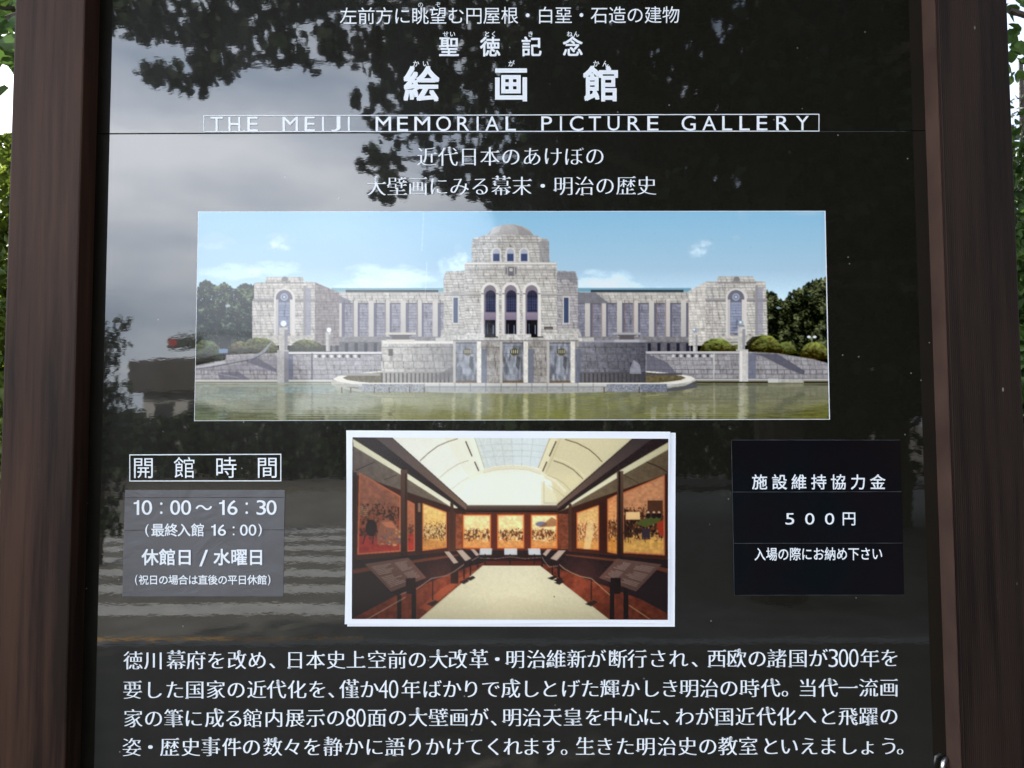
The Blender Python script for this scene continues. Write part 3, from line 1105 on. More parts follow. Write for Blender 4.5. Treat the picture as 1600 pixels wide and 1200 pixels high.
    c.rect(1155, 546, 1169, 596, (196, 192, 186), n=.1); c.rect(1156, 546, 1160, 596, (214, 209, 202)); c.rect(1150, 546, 1169, 548.5, (186, 182, 178))
    # water
    def pond(sh, X, Y):
        l = 1 / (1 + np.exp((X - 600 + 18 * (c.noise(sh, (5, 30)) - .5)) / 34))[..., None]
        r = 1 / (1 + np.exp((1050 - X) / 30))[..., None]
        t = np.clip((Y - 598) / 62, 0, 1)[..., None]
        mid = np.array([150, 147, 100]) * (1 - t) + np.array([134, 132, 62]) * t
        lef = np.array([164, 170, 160]) * (1 - t) + np.array([144, 148, 116]) * t
        rig = np.array([116, 114, 92]) * (1 - t) + np.array([124, 122, 62]) * t
        return mid * (1 - l) * (1 - r) + lef * l + rig * r
    c.tex([(296, 598), (1304, 598), (1304, 664), (296, 664)], pond)
    c.poly([(1225, 664), (1304, 664), (1304, 622), (1260, 634)], (140, 138, 46), a=.4)
    k_ = c.ss
    rn = c.noise((c.h, c.w), (.8, 9)) * .6 + c.noise((c.h, c.w), (.6, 3)) * .4
    y9 = int((599 - c.y0) * k_)
    c.a[y9:] *= (1 + .34 * (rn[y9:] - .5))[..., None]
    for x, w, col, a, y0 in ((440, 12, (204, 198, 176), .6, 600), (452, 10, (110, 112, 88), .5, 600), (487, 3, (120, 120, 96), .6, 600), (508, 6, (196, 192, 170), .5, 635), (606, 20, (220, 212, 180), .75, 622), (622, 8, (200, 190, 150), .5, 622),
                             (708, 5, (224, 216, 186), .7, 622), (748, 7, (226, 218, 190), .7, 622), (783, 4, (196, 188, 146), .6, 622), (821, 8, (228, 220, 192), .7, 622), (857, 4, (196, 188, 146), .55, 622), (895, 8, (224, 216, 186), .7, 622), (730, 26, (134, 132, 52), .5, 624), (802, 28, (132, 130, 50), .5, 624), (876, 26, (130, 128, 46), .5, 624),
                             (935, 10, (120, 118, 44), .5, 620), (950, 3, (196, 192, 160), .5, 622), (1021, 9, (220, 214, 196), .7, 635), (1047, 7, (214, 208, 190), .6, 630), (1072, 8, (214, 208, 190), .6, 628), (1083, 6, (220, 214, 196), .6, 630), (1099, 14, (216, 210, 194), .6, 632), (1158, 10, (222, 216, 204), .75, 598), (1164, 6, (190, 186, 172), .6, 598), (1116, 3, (190, 186, 170), .6, 598), (1176, 11, (84, 86, 76), .5, 600), (1222, 8, (150, 170, 190), .4, 645)):
        for k in range(int((662 - y0) / 2)):
            yy = y0 + 2 * k
            dx = c.rng.normal(0, .7)
            ww = w * c.rng.uniform(.75, 1.1)
            c.rect(x - ww / 2 + dx, yy, x + ww / 2 + dx, yy + 2.2, col, a=a * c.rng.uniform(.35, .75))
    for k in range(300):
        x, y = c.rng.uniform(300, 1300), 600 + 58 * c.rng.random() ** .8
        w = c.rng.uniform(3, 14)
        v = c.rng.choice([0, 1])
        c.rect(x, y, x + w, y + .8, (188, 184, 130) if v else (104, 102, 58), a=.16)
    for k in range(900):
        x, y = 300 + 130 * c.rng.random() ** 1.3, c.rng.normal(616, 9)
        if 604 < y < 640:
            c.rect(x, y, x + c.rng.uniform(1, 5), y + .6, (184, 204, 210), a=.35)
    for k in range(260):
        x, y = c.rng.uniform(440, 520), c.rng.normal(608, 3)
        c.rect(x, y, x + c.rng.uniform(2, 6), y + .8, (172, 200, 206), a=.5)
    pre = c.a.copy()
    # basin ledge
    c.ell(803.5, 595, 286, 20, (186, 181, 170), n=.1)
    c.ell(803.5, 592, 283, 18, (216, 211, 200))
    c.ell(803.5, 590.5, 268, 14, (112, 104, 84), n=.25)
    c.rect(560, 598, 1050, 604, (212, 207, 196)); c.rect(560, 603.5, 1050, 612, (178, 174, 166), n=.12)
    c.poly([(518, 596), (530, 603), (565, 609), (565, 613), (530, 606.5), (518, 602)], (190, 184, 170))
    c.poly([(1042, 607), (1070, 603), (1089, 594), (1089, 606), (1060, 610.5), (1042, 612)], (92, 90, 92))
    for x0, x1, col in ((566, 663, (160, 158, 156)), (948, 1002, (148, 148, 152)), (1002, 1042, (128, 130, 140))):
        c.rect(x0, 600, x1, 612.5, col, n=.5, cell=1.3); c.rect(x0, 598.3, x1, 600.2, (214, 210, 202))
    for k in range(12):
        c.line([(663 + k * 24, 599), (663 + k * 24, 612)], .8, (130, 126, 120))
    c.line([(663, 604.5), (948, 604.5)], 1, (136, 132, 126))
    for x in (534, 548, 585, 608, 640, 944, 999):
        c.rect(x - 1, 605, x + 1, 614, (90, 70, 52), a=.8)
    c.rect(662, 605, 664, 613, (92, 86, 78)); c.rect(536, 583, 594, 587, (156, 153, 150)); c.rect(1010, 583, 1066, 586, (92, 92, 100))
    # drum and fountain front
    def drum(x0, x1, cl, cr):
        c.rect(x0, 531, x1, 583, cl, col2=cr, axis='x', n=.16)
        pts = [(x0, 531), (x1, 531), (x1, 583), (x0, 583)]
        c.masonry(pts, 11, 16, (78, 76, 84), .6)
        c.rect(x0, 581, x1, 598, tuple(v * .86 for v in cl), col2=tuple(v * .86 for v in cr), axis='x', n=.1)
        n_ = int((x1 - x0) / 6.5)
        for k in range(n_):
            c.rect(x0 + k * 6.5, 583, x0 + k * 6.5 + 1.8, 598, (84, 80, 78))
    drum(596, 712, (194, 189, 181), (146, 143, 141))
    drum(900, 1009, (138, 137, 142), (98, 98, 106))
    c.rect(598, 533, 712, 537, (214, 209, 200)); c.rect(900, 531, 1009, 535, (150, 149, 156))
    c.rect(607, 545, 614, 556, (92, 88, 84)); c.rect(984, 566, 990, 575, (80, 80, 88)); c.poly([(984, 576), (990, 562), (1000, 570), (1002, 584), (984, 584)], (190, 190, 196), a=.5)
    c.rect(708, 531, 904, 599, (160, 155, 150), n=.2)
    c.masonry([(708, 531), (904, 531), (904, 599), (708, 599)], 11, 16, (84, 80, 82), .55)
    c.poly([(676, 590), (708, 572), (708, 586), (690, 594)], (112, 108, 110), a=.6)
    for k, x0 in enumerate((712, 785, 858.5)):
        w = 33
        c.rect(x0, 535, x0 + w, 597, (138, 140, 146), n=.42, cell=(9, 3))
        c.masonry([(x0, 541), (x0 + w, 541), (x0 + w, 597), (x0, 597)], 11, 33, (96, 100, 110), .6)
        c.rect(x0, 535, x0 + w, 537, (88, 86, 92), a=.7)
        c.ell(x0 + 18, 572, 8, 16, (176, 180, 186), a=.35)
        c.poly([(x0 + 22, 556), (x0 + 28, 558), (x0 + 26, 580), (x0 + 21, 572)], (70, 70, 74), a=.6)
        c.ell(x0 + 6, 577, 4, 7, (100, 104, 114), a=.5)
        c.rect(x0 - 4, 531, x0, 598, (184, 179, 172)); c.rect(x0 + w, 531, x0 + w + 7, 598, (214, 208, 198), n=.12); c.rect(x0 + w + 7, 545, x0 + w + 16, 598, (112, 116, 130), a=.75)
        c.ell(x0 + 19, 550, 7, 5.5, (96, 92, 80)); c.rect(x0 + 13, 546, x0 + 25, 552, (70, 66, 58))
        for q in range(4):
            c.rect(x0 + 14 + q * 3, 546.5, x0 + 15.4 + q * 3, 552, (212, 204, 170))
        c.rect(x0, 594.5, x0 + w, 598, (112, 92, 72), a=.7)
    c.rect(680, 527, 928, 533.5, (188, 184, 178), n=.14)
    c.masonry([(680, 527), (928, 527), (928, 533.5), (680, 533.5)], 9, 17, a=.4)
    for x0, x1 in ((704, 757), (778, 830), (849, 903)):
        c.rect(x0, 522, x1, 532, (200, 196, 190), n=.16); c.rect(x0, 522, x1, 523.5, (220, 216, 210))
        c.masonry([(x0, 523), (x1, 523), (x1, 532), (x0, 532)], 9, 17, a=.5)
    c.poly([(688, 527), (690, 515), (722, 514), (728, 520), (728, 524), (704, 524), (704, 527)], (176, 172, 166), n=.2)
    c.poly([(872, 522), (874, 514), (880, 512.5), (905, 514), (909, 526), (903, 526), (903, 522)], (178, 174, 168), n=.2)
    c.rect(708, 531.5, 904, 533, (104, 100, 102), a=.8)
    # urns
    for x0, x1, col in ((602, 650, (196, 190, 180)), (958, 1001, (170, 168, 170))):
        c.poly([(x0 + 8, 533), (x0 + 11, 526), (x0 + 1, 522), (x0, 520), (x1, 520), (x1 - 1, 522), (x1 - 11, 526), (x1 - 8, 533)], (104, 100, 102))
        c.rect(x0, 519.5, x1, 523, col); c.rect(x0 + 2, 530.5, x1 - 2, 534.5, tuple(v * 1.03 for v in col))
    # the building mirrored in the rippled pond
    water = (np.abs(c.a - pre).sum(-1) < 1e-6)
    wob_ = np.clip(.10 + .60 * c.noise((c.h, c.w), (1.6, 22)) * (.5 + c.noise((c.h, c.w), (6, 60))), 0, .55)
    img0 = c.a.copy()
    for yy in range(int((599 - c.y0) * k_), c.h):
        d_ = yy / k_ + c.y0 - 600
        src = int((600 - 2 - d_ * 1.0 - c.y0) * k_ + c.rng.normal(0, 2.2 + d_ * .12))
        row_ = np.roll(img0[max(0, src)], int(c.rng.normal(0, 1.0 + d_ * .05)), 0)
        ww = (wob_[yy] * water[yy])[:, None]
        c.a[yy] = c.a[yy] * (1 - ww) + row_ * np.array([1.0, .98, .82]) * ww
    # lifted flap on the left and fine wear of the print
    c.poly([(306, 575), (340, 570), (395, 558.5), (413, 545), (427.5, 530), (424, 536), (414, 551), (398, 560), (368, 566), (338, 571)], (150, 152, 160), a=.9)
    c.line([(306, 576.5), (340, 572), (396, 561), (414, 551)], 1.1, (70, 72, 82), a=.7)
    c.line([(305, 590), (340, 584), (372, 590)], .8, (196, 196, 204), a=.6)
    for x, y in ((662, 332), (667, 410)):
        c.line([(x, y), (x - 3, y + 60)], .6, (236, 240, 244), a=.5)
    for k in range(30):
        c.ell(c.rng.uniform(310, 1290), c.rng.uniform(335, 450), .6, .6, (120, 130, 140), a=.5, n_=6)
    # tone of the print: deeper contrast, warm neutral stone, fine grain
    y9 = int((600 - c.y0) * c.ss)
    sat = c.a.max(-1) - c.a.min(-1)
    neu = np.clip((46 - sat) / 16, 0, 1)[..., None]
    warm = 140 + (c.a - 140) * 1.32 + np.array([8, 5, 1])
    warm[y9:] = c.a[y9:]
    c.a = c.a * (1 - neu) + warm * neu
    c.a += (c.rng.normal(0, 5.5, c.a.shape[:2]) + 5 * (c.noise((c.h, c.w), 1.4) - .5))[..., None] * np.clip(neu + .35, 0, 1)
    c.a = c.a * .55 + c.blur(c.a, 1) * .45
    return c


def paint_gallery_room():
    c = Canvas(544, 678, 1052, 974, 2)
    c.rect(544, 678, 1052, 974, (46, 33, 32))
    # ceiling vault
    c.poly([(600, 678), (1000, 678), (872, 790), (728, 790)], (244, 238, 216))
    c.poly([(860, 678), (1000, 678), (872, 790), (846, 735)], (226, 212, 172))
    c.poly([(600, 678), (690, 678), (760, 790), (728, 790)], (247, 243, 228), a=.8)
    c.poly([(735, 790), (738, 752), (770, 738), (800, 735), (832, 738), (862, 752), (866, 790)], (244, 239, 222))
    c.poly([(846, 752), (868, 772), (872, 790), (846, 790)], (232, 222, 188))
    c.line([(755, 736), (775, 731), (800, 729.5), (825, 731), (845, 738), (868, 752), (884, 768)], 4, (236, 226, 196))
    c.line([(755, 739), (775, 734), (800, 732.5), (825, 734), (845, 741)], 1, (214, 202, 168))
    c.line([(755, 736), (730, 750), (716, 770)], 3, (240, 234, 212))
    c.poly([(740, 682), (859, 682), (841, 731), (820, 727), (800, 726), (775, 728), (756, 733)], (222, 224, 216), n=.05)
    c.poly([(800, 682), (859, 682), (841, 731), (820, 727), (800, 726)], (226, 230, 228), a=.6)
    for k in range(6):
        c.line([(748 + k * 17, 683), (763 + k * 13, 728)], .7, (196, 198, 186))
    for yy in (694, 704, 713):
        c.line([(746, yy + 3), (775, yy), (825, yy), (852, yy + 3)], .7, (200, 202, 190))
    c.poly([(733, 682), (741, 682), (757, 733), (752, 736)], (248, 243, 220)); c.line([(741, 682), (757, 732)], .9, (190, 176, 138))
    c.poly([(859, 682), (872, 682), (850, 738), (841, 732)], (240, 228, 190)); c.line([(860, 683), (841, 731)], .9, (170, 150, 112))
    c.line([(876, 685), (864, 714), (853, 740)], .8, (200, 184, 140))
    for p in (((727.5, 689.5), (737.5, 713)), ((741.5, 721.5), (748, 736)), ((869, 689.5), (858.5, 713)), ((854.5, 721.5), (848, 736.5))):
        c.line(p, 1.7, (74, 58, 46))
    for pts, w in ((((656, 720.5), (668, 709), (684, 697), (700, 690), (715, 685.5)), 1.1), (((687, 746.5), (700, 735), (716, 725), (732, 719.5)), .8), (((706, 764), (720, 753), (732, 746)), .5),
                   (((883, 686.5), (902, 692.5), (920, 702), (932, 712), (941, 722)), 1.4), (((865, 720), (880, 725), (896, 734), (911, 748.5)), 1.2), (((854, 742), (870, 748), (882, 756), (891, 766)), .8), (((857, 758), (870, 766), (882, 776)), .6)):
        c.line(pts, w, (112, 92, 68) if w > .9 else (186, 170, 132))
    c.line([(864, 715), (885, 722), (905, 735), (914, 746)], 2.0, (238, 224, 184), a=.7)
    c.line([(870, 786), (850, 786), (850, 752)], 1.6, (206, 196, 166), a=.8)
    # beams
    c.poly([(552, 683), (612, 683), (730, 790), (872, 790), (990, 685), (1046, 685), (1046, 690), (891, 786), (866, 801), (730, 801), (705, 785)], (52, 44, 46))
    c.poly([(585, 683), (612, 683), (730, 790), (728, 797)], (98, 86, 82), col2=(132, 104, 86))
    c.line([(611, 683), (730, 789.5)], 1.3, (66, 56, 54))
    c.poly([(988, 685), (1020, 685), (868, 797), (870, 788)], (78, 70, 70), col2=(128, 100, 84))
    c.line([(990, 685), (871, 789)], 1.2, (58, 48, 46))
    c.rect(729, 789.5, 871, 800, (110, 90, 78), col2=(58, 44, 40))
    c.rect(730, 797.5, 870, 801, (44, 32, 30))
    # glazed cases: upper dim reflections
    c.poly([(551, 697), (628, 743), (706, 792), (728, 801), (728, 812), (551, 752)], (112, 98, 88), col2=(128, 112, 92), axis='x', n=.12, cell=6)
    c.poly([(1045, 700), (970, 745), (890, 790), (870, 801), (870, 812), (1045, 752)], (126, 106, 82), col2=(112, 96, 74), axis='x', n=.12, cell=6)
    c.line([(556, 735), (585, 722)], 1.2, (60, 50, 46)); c.line([(600, 750), (620, 742)], 1, (64, 54, 50))
    c.line([(1010, 722), (1024, 727), (1036, 733), (1044, 739)], 1.5, (58, 48, 40)); c.line([(974, 742), (990, 750), (1004, 760)], 1, (80, 66, 52))
    c.poly([(551, 685.5), (628, 734), (705.5, 785.5), (716, 794), (707, 794), (628, 743), (551.5, 697)], (234, 226, 190), col2=(240, 234, 208), axis='x')
    c.poly([(1045, 690.5), (967, 736), (891, 786.5), (882, 795), (891, 790.5), (970, 744), (1045, 702)], (240, 232, 200), col2=(214, 202, 162), axis='x')
    # wall below and behind the paintings
    c.poly([(551, 740), (728, 800), (872, 800), (1045, 740), (1045, 968), (551, 968)], (70, 44, 36))
    c.rect(728, 801, 872, 868, (110, 58, 40), n=.2)

    def picture(q, frame, ink, fw, seed):
        """A framed painting: generic groups of figures under a plain sky."""
        g = np.random.default_rng(seed)
        q = np.array(q, float)
        cen = q.mean(0)
        c.poly(q, frame)
        inn = q + np.sign(cen - q) * fw
        f = lambda u, v: tuple((1 - v) * ((1 - u) * inn[0] + u * inn[1]) + v * ((1 - u) * inn[3] + u * inn[2]))
        y0_, y1_ = inn[:, 1].min(), inn[:, 1].max()
        pal = np.array(ink[3], float)
        big = ink[5]

        def fn(sh, X, Y):
            t = (Y - y0_) / (y1_ - y0_)
            wob = (c.noise(sh, (5, 8)) - .5) * .25
            tt = np.clip(t + wob, 0, 1)[..., None]
            col = np.array(ink[0], float) * (1 - tt) + np.array(ink[1], float) * tt
            gr = np.clip((tt - .66) * 9, 0, 1)
            col = col * (1 - gr) + np.array(ink[2], float) * gr
            col = col * (.90 + .20 * c.noise(sh, (big * 1.1, big * 1.4)))[..., None]
            band = np.exp(-((t - .60) / .22) ** 2)
            for q, pc in enumerate(pal):
                n = .62 * c.noise(sh, (big * 1.5, big * .85)) + .38 * c.noise(sh, (big * .6, big * .45))
                m_ = np.clip((n * (.45 + .75 * band) - .53) * 9, 0, 1)[..., None]
                col = col * (1 - m_) + pc * (.8 + .4 * c.noise(sh, .9))[..., None] * m_
            return col
        c.tex(inn, fn)
    lo_, bk = (196, 106, 66), (52, 34, 30)
    picture([(561, 738), (626, 775), (626, 862), (558, 867)], (196, 116, 78), ((166, 108, 84), (124, 82, 64), (164, 62, 54), [(56, 38, 34), (84, 52, 40), (70, 48, 40), (150, 84, 60)], 120, 3.2), 2.2, 5)
    c.poly([(594, 815), (602, 811), (614, 814), (626, 832), (626, 851), (590, 851), (589, 838)], (150, 100, 78))
    for k in range(60):
        x, y = c.rng.uniform(592, 624), c.rng.uniform(826, 851)
        c.rect(x, y, x + 3.2, y + 2.6, [(92, 100, 110), (190, 110, 60), (164, 66, 54), (206, 170, 110)][c.rng.integers(4)], a=.7)
    c.poly([(596, 816), (612, 815), (620, 826), (604, 824)], (206, 130, 92), a=.8)
    c.ell(580, 825, 9, 13, (44, 32, 32)); c.line([(571, 834), (567, 850)], 1.4, (44, 32, 32)); c.line([(583, 836), (582, 851)], 1.4, (44, 32, 32))
    for k in range(5):
        c.line([(562, 792 + 3 * k), (575, 794 + 3 * k)], 1.2, (196, 170, 130), a=.7)
    picture([(636, 781), (648, 787), (648, 861), (636, 862)], (214, 124, 76), ((190, 124, 88), (150, 90, 64), (176, 62, 50), [(90, 60, 48)], 16, 2.4), 1.4, 6)
    c.rect(650, 783, 661, 866, (62, 40, 34)); c.rect(653, 786, 657, 800, (206, 170, 130), a=.6)
    picture([(660, 786), (698, 800), (698, 856), (660, 861)], (226, 130, 70), ((246, 208, 132), (232, 172, 100), (206, 146, 82), [(120, 76, 48), (80, 52, 40), (226, 190, 130)], 70, 1.7), 1.6, 7)
    c.rect(700, 800, 712, 862, (96, 56, 42)); c.rect(712, 803, 722, 858, (150, 84, 56), n=.3)
    for x0, x1, sd in ((723, 767, 8), (777, 819, 9), (829.5, 871, 10)):
        picture([(x0, 804), (x1, 804), (x1, 857), (x0, 857)], (232, 130, 64), ((252, 226, 168), (250, 208, 140), (224, 160, 96), [(206, 120, 70), (150, 90, 60), (250, 230, 180), (236, 180, 110), (110, 72, 50)], 90, 2.2), 1.8, sd)
    c.rect(768, 801, 776, 858, (104, 50, 36)); c.rect(820, 801, 829, 858, (112, 54, 38))
    c.ell(846, 819, 9, 4, (96, 100, 140), a=.8); c.poly([(842, 824), (862, 808), (869, 812), (869, 822)], (150, 92, 60), a=.7)
    c.rect(872, 803, 888, 858, (134, 76, 54), n=.3); c.rect(888, 798, 900, 864, (78, 46, 36))
    picture([(901, 801), (936, 789), (936, 860), (901, 857)], (222, 120, 64), ((226, 180, 116), (240, 202, 140), (220, 160, 92), [(96, 66, 46), (130, 84, 56), (190, 90, 60), (230, 190, 130)], 80, 1.7), 1.6, 11)
    c.poly([(916, 825), (924, 812), (928, 830), (922, 858), (912, 858)], (240, 206, 146), a=.8)
    c.rect(936, 786, 948, 864, (66, 38, 32))
    picture([(949, 780), (965, 772), (965, 866), (949, 863)], (206, 116, 66), ((216, 150, 100), (230, 176, 110), (214, 150, 76), [(70, 48, 36), (120, 76, 48)], 40, 2.2), 1.4, 12)
    picture([(973, 770), (1039, 742), (1039, 868), (973, 864)], (200, 120, 78), ((206, 150, 108), (188, 130, 92), (214, 166, 94), [(54, 40, 32), (84, 58, 42), (120, 74, 48), (48, 36, 30)], 60, 3), 2.2, 13)
    c.rect(1012, 782, 1036, 808, (92, 62, 46)); c.rect(978, 800, 1000, 812, (236, 196, 140)); c.poly([(992, 818), (1012, 808), (1034, 806), (1032, 816), (1008, 824)], (92, 100, 52)); c.rect(1003, 826, 1016, 843, (66, 58, 66)); c.poly([(1026, 818), (1037, 812), (1037, 838), (1030, 836)], (172, 66, 44))
    for x in (1013, 1022, 1030):
        c.ell(x, 801, 2, 2, (226, 186, 150)); c.ell(x, 806, 4, 4, (44, 34, 34))
    for k in range(90):
        x, y = c.rng.uniform(976, 1036), c.rng.uniform(840, 864)
        c.line([(x, y), (x + c.rng.uniform(-4, 4), y + 2)], .8, (244, 196, 110) if k % 2 else (180, 120, 60), a=.6)
    for k in range(9):
        x, y = c.rng.uniform(978, 1005), c.rng.uniform(822, 836)
        c.ell(x, y, 4, 4.5, (60, 42, 34), a=.85); c.line([(x - 2, y), (x - 3, y + 12)], .9, (60, 42, 34))
    # bays: mullions
    c.rect(626, 734, 636.5, 872, (104, 78, 64), col2=(54, 36, 32)); c.rect(633, 740, 635.5, 870, (60, 42, 36))
    c.rect(703.5, 785, 708.5, 864, (84, 56, 44)); c.rect(888.5, 787, 893, 864, (92, 62, 48))
    c.rect(964, 736, 974, 872, (110, 88, 72), col2=(54, 36, 30)); c.rect(966.5, 737, 969.5, 872, (46, 32, 28))
    c.rect(551, 738, 557, 880, (58, 38, 34)); c.rect(1040, 740, 1046, 880, (70, 42, 34))
    # dado, floor, carpet
    c.poly([(551, 876), (640, 868), (728, 860), (872, 860), (960, 868), (1046, 876), (1046, 968), (551, 968)], (44, 36, 40), n=.15)
    c.poly([(551, 890), (640, 876), (716, 866), (716, 869), (640, 881), (551, 897)], (120, 70, 48), a=.8)
    c.poly([(1046, 889), (985, 876), (884, 866), (884, 868), (985, 880), (1046, 896)], (128, 76, 50), a=.8)
    c.poly([(551, 966), (620, 930), (735, 885), (756, 879), (842, 879), (866, 886), (1000, 936), (1046, 960), (1046, 970), (551, 970)], (112, 58, 42), n=.3, cell=6)
    c.poly([(655, 950), (690, 920), (735, 893), (748, 890), (700, 925), (668, 955)], (168, 88, 56), a=.55)
    c.poly([(754, 884), (844, 884), (954.5, 970), (652, 970)], (224, 212, 178), col2=(212, 198, 160), n=.03)
    c.poly([(800, 930), (955, 970), (700, 970)], (206, 190, 152), a=.25)
    c.rect(755, 866, 846, 879, (52, 32, 30)); c.rect(756, 877, 846, 884, (96, 44, 36))
    # caption stands
    def stand(q, posts_, seed):
        g = np.random.default_rng(seed)
        for x0, x1, y0 in posts_:
            c.rect(x0, y0, x1, 968, (34, 28, 30))
        q = np.array(q, float)
        c.poly(q, (112, 84, 74), col2=(98, 74, 66))
        f = lambda u, v: tuple((1 - v) * ((1 - u) * q[0] + u * q[1]) + v * ((1 - u) * q[3] + u * q[2]))
        for k in range(14):
            v = .14 + .055 * k
            for u0, u1 in ((.08, .55), (.62, .92)):
                if g.random() < .85:
                    c.line([f(u0, v), f(u0 + (u1 - u0) * g.uniform(.55, 1), v)], .7, (206, 192, 180), a=.65)
    stand([(569.5, 881), (638, 871.5), (666, 903), (611, 925)], ((620.5, 627, 905), (643, 650, 903)), 1)
    stand([(1034, 882), (964, 873), (936, 903), (994, 924.5)], ((953, 960, 903), (974.5, 982, 906)), 2)
    c.poly([(634, 904), (649, 903), (649, 928), (634, 928)], (38, 30, 32)); c.poly([(954, 903), (970, 903), (970, 928), (954, 928)], (34, 26, 28))
    for q in ([(694, 862), (702, 862), (716, 879), (709, 881)], [(713, 860), (723, 859.5), (736, 873), (727, 877)], [(735, 858), (741, 858), (749, 867), (744, 869)],
              [(750, 857), (769, 857), (768, 867), (749, 867)], [(788, 857), (808, 857), (808, 867), (788, 867)], [(825, 857), (844, 857), (845, 867), (826, 867)],
              [(855, 858), (862, 858), (853, 869), (848, 866)], [(873, 860), (884, 860), (870, 876), (860, 873)]):
        c.poly(q, (196, 170, 150) if q[1][0] - q[0][0] < 12 else (206, 204, 200))
    c.rect(704, 882, 716, 912, (36, 30, 32))
    for x, y0, y1 in ((676, 904, 938), (725, 882, 905), (735, 874, 900), (758, 866, 882), (797, 866, 882), (835, 866, 882), (863, 876, 899), (872, 882, 902), (874, 883, 906), (924, 903, 938), (746, 870, 887), (847, 868, 886)):
        c.rect(x - 1.2, y0, x + 1.2, y1, (40, 32, 32))
        if y1 > 895:
            c.poly([(x - 10 * (y1 / 940) ** 6, y1 + 6 * (y1 / 940) ** 6), (x + 4, y1), (x + 10 * (y1 / 940) ** 6, y1 + 3), (x, y1 + 10 * (y1 / 940) ** 6)], (44, 40, 40))
    rope = (186, 160, 140)
    c.line([(573, 968), (634, 933)], 1, rope); c.line([(650, 921), (674, 904), (696, 900), (710, 893), (725, 882)], 1, rope); c.line([(737, 876), (748, 870)], .8, rope)
    c.line([(1016, 968), (983, 946)], 1, (200, 160, 110)); c.line([(953, 930), (924, 904), (908, 901), (893, 895), (882, 889), (874, 882)], 1.1, (196, 160, 120)); c.line([(872, 884), (858, 886), (850, 876), (847, 870)], .8, rope)
    c.line([(750, 872), (775, 873), (797, 870), (820, 873), (845, 871)], .7, (170, 150, 140))
    c.line([(636, 925), (624, 930)], .8, (190, 170, 160))
    c.ell(866, 932.5, 1, 1, (80, 66, 54), n_=8); c.ell(566, 938, 1.6, 1.4, (24, 18, 22), n_=8)
    # lamp glow, soft shade and grain of the exposure
    Y, X = np.mgrid[0:c.h, 0:c.w]
    X, Y = X / c.ss + c.x0, Y / c.ss + c.y0
    hot = np.clip(c.a - np.array([150, 120, 90]), 0, 255)
    hot[int((868 - c.y0) * c.ss):] *= .25
    hot[:int((740 - c.y0) * c.ss)] *= .6
    glow = c.blur(c.blur(hot, 9), 7)
    c.a = c.a * 0.98 + glow * np.array([.22, .16, .09])
    carpet = np.exp(-(((X - 799) / 100) ** 2 + ((Y - 930) / 60) ** 2))
    c.a *= (0.95 + .10 * carpet + .03 * (c.noise((c.h, c.w), 40) - .5))[..., None]
    fl = np.exp(-((Y - 905) / 40) ** 2) * np.exp(-((np.abs(X - 799) - 110) / 34) ** 2)
    c.a += (fl * (c.a[..., 0] < 150) * 26)[..., None] * np.array([1.5, .72, .45])
    vig = 1 - .10 * np.clip((np.abs(X - 799) / 250) ** 3, 0, 1) - .10 * np.clip((Y - 930) / 40, 0, 1)
    c.a *= vig[..., None]
    c.a = 120 + (c.a - 120) * 1.16
    lum = c.a.mean(-1, keepdims=True)
    dk_ = np.clip((90 - lum) / 60, 0, 1)
    c.a = c.a * (1 - dk_ * .10) + dk_ * np.array([7, 1, -2])
    c.a += (c.rng.normal(0, 4.5, c.a.shape[:2]) + 6 * (c.noise((c.h, c.w), 1.6) - .5))[..., None]
    c.a = np.clip(c.a * .5 + c.blur(c.a, 1) * .5, 0, 255)
    return c


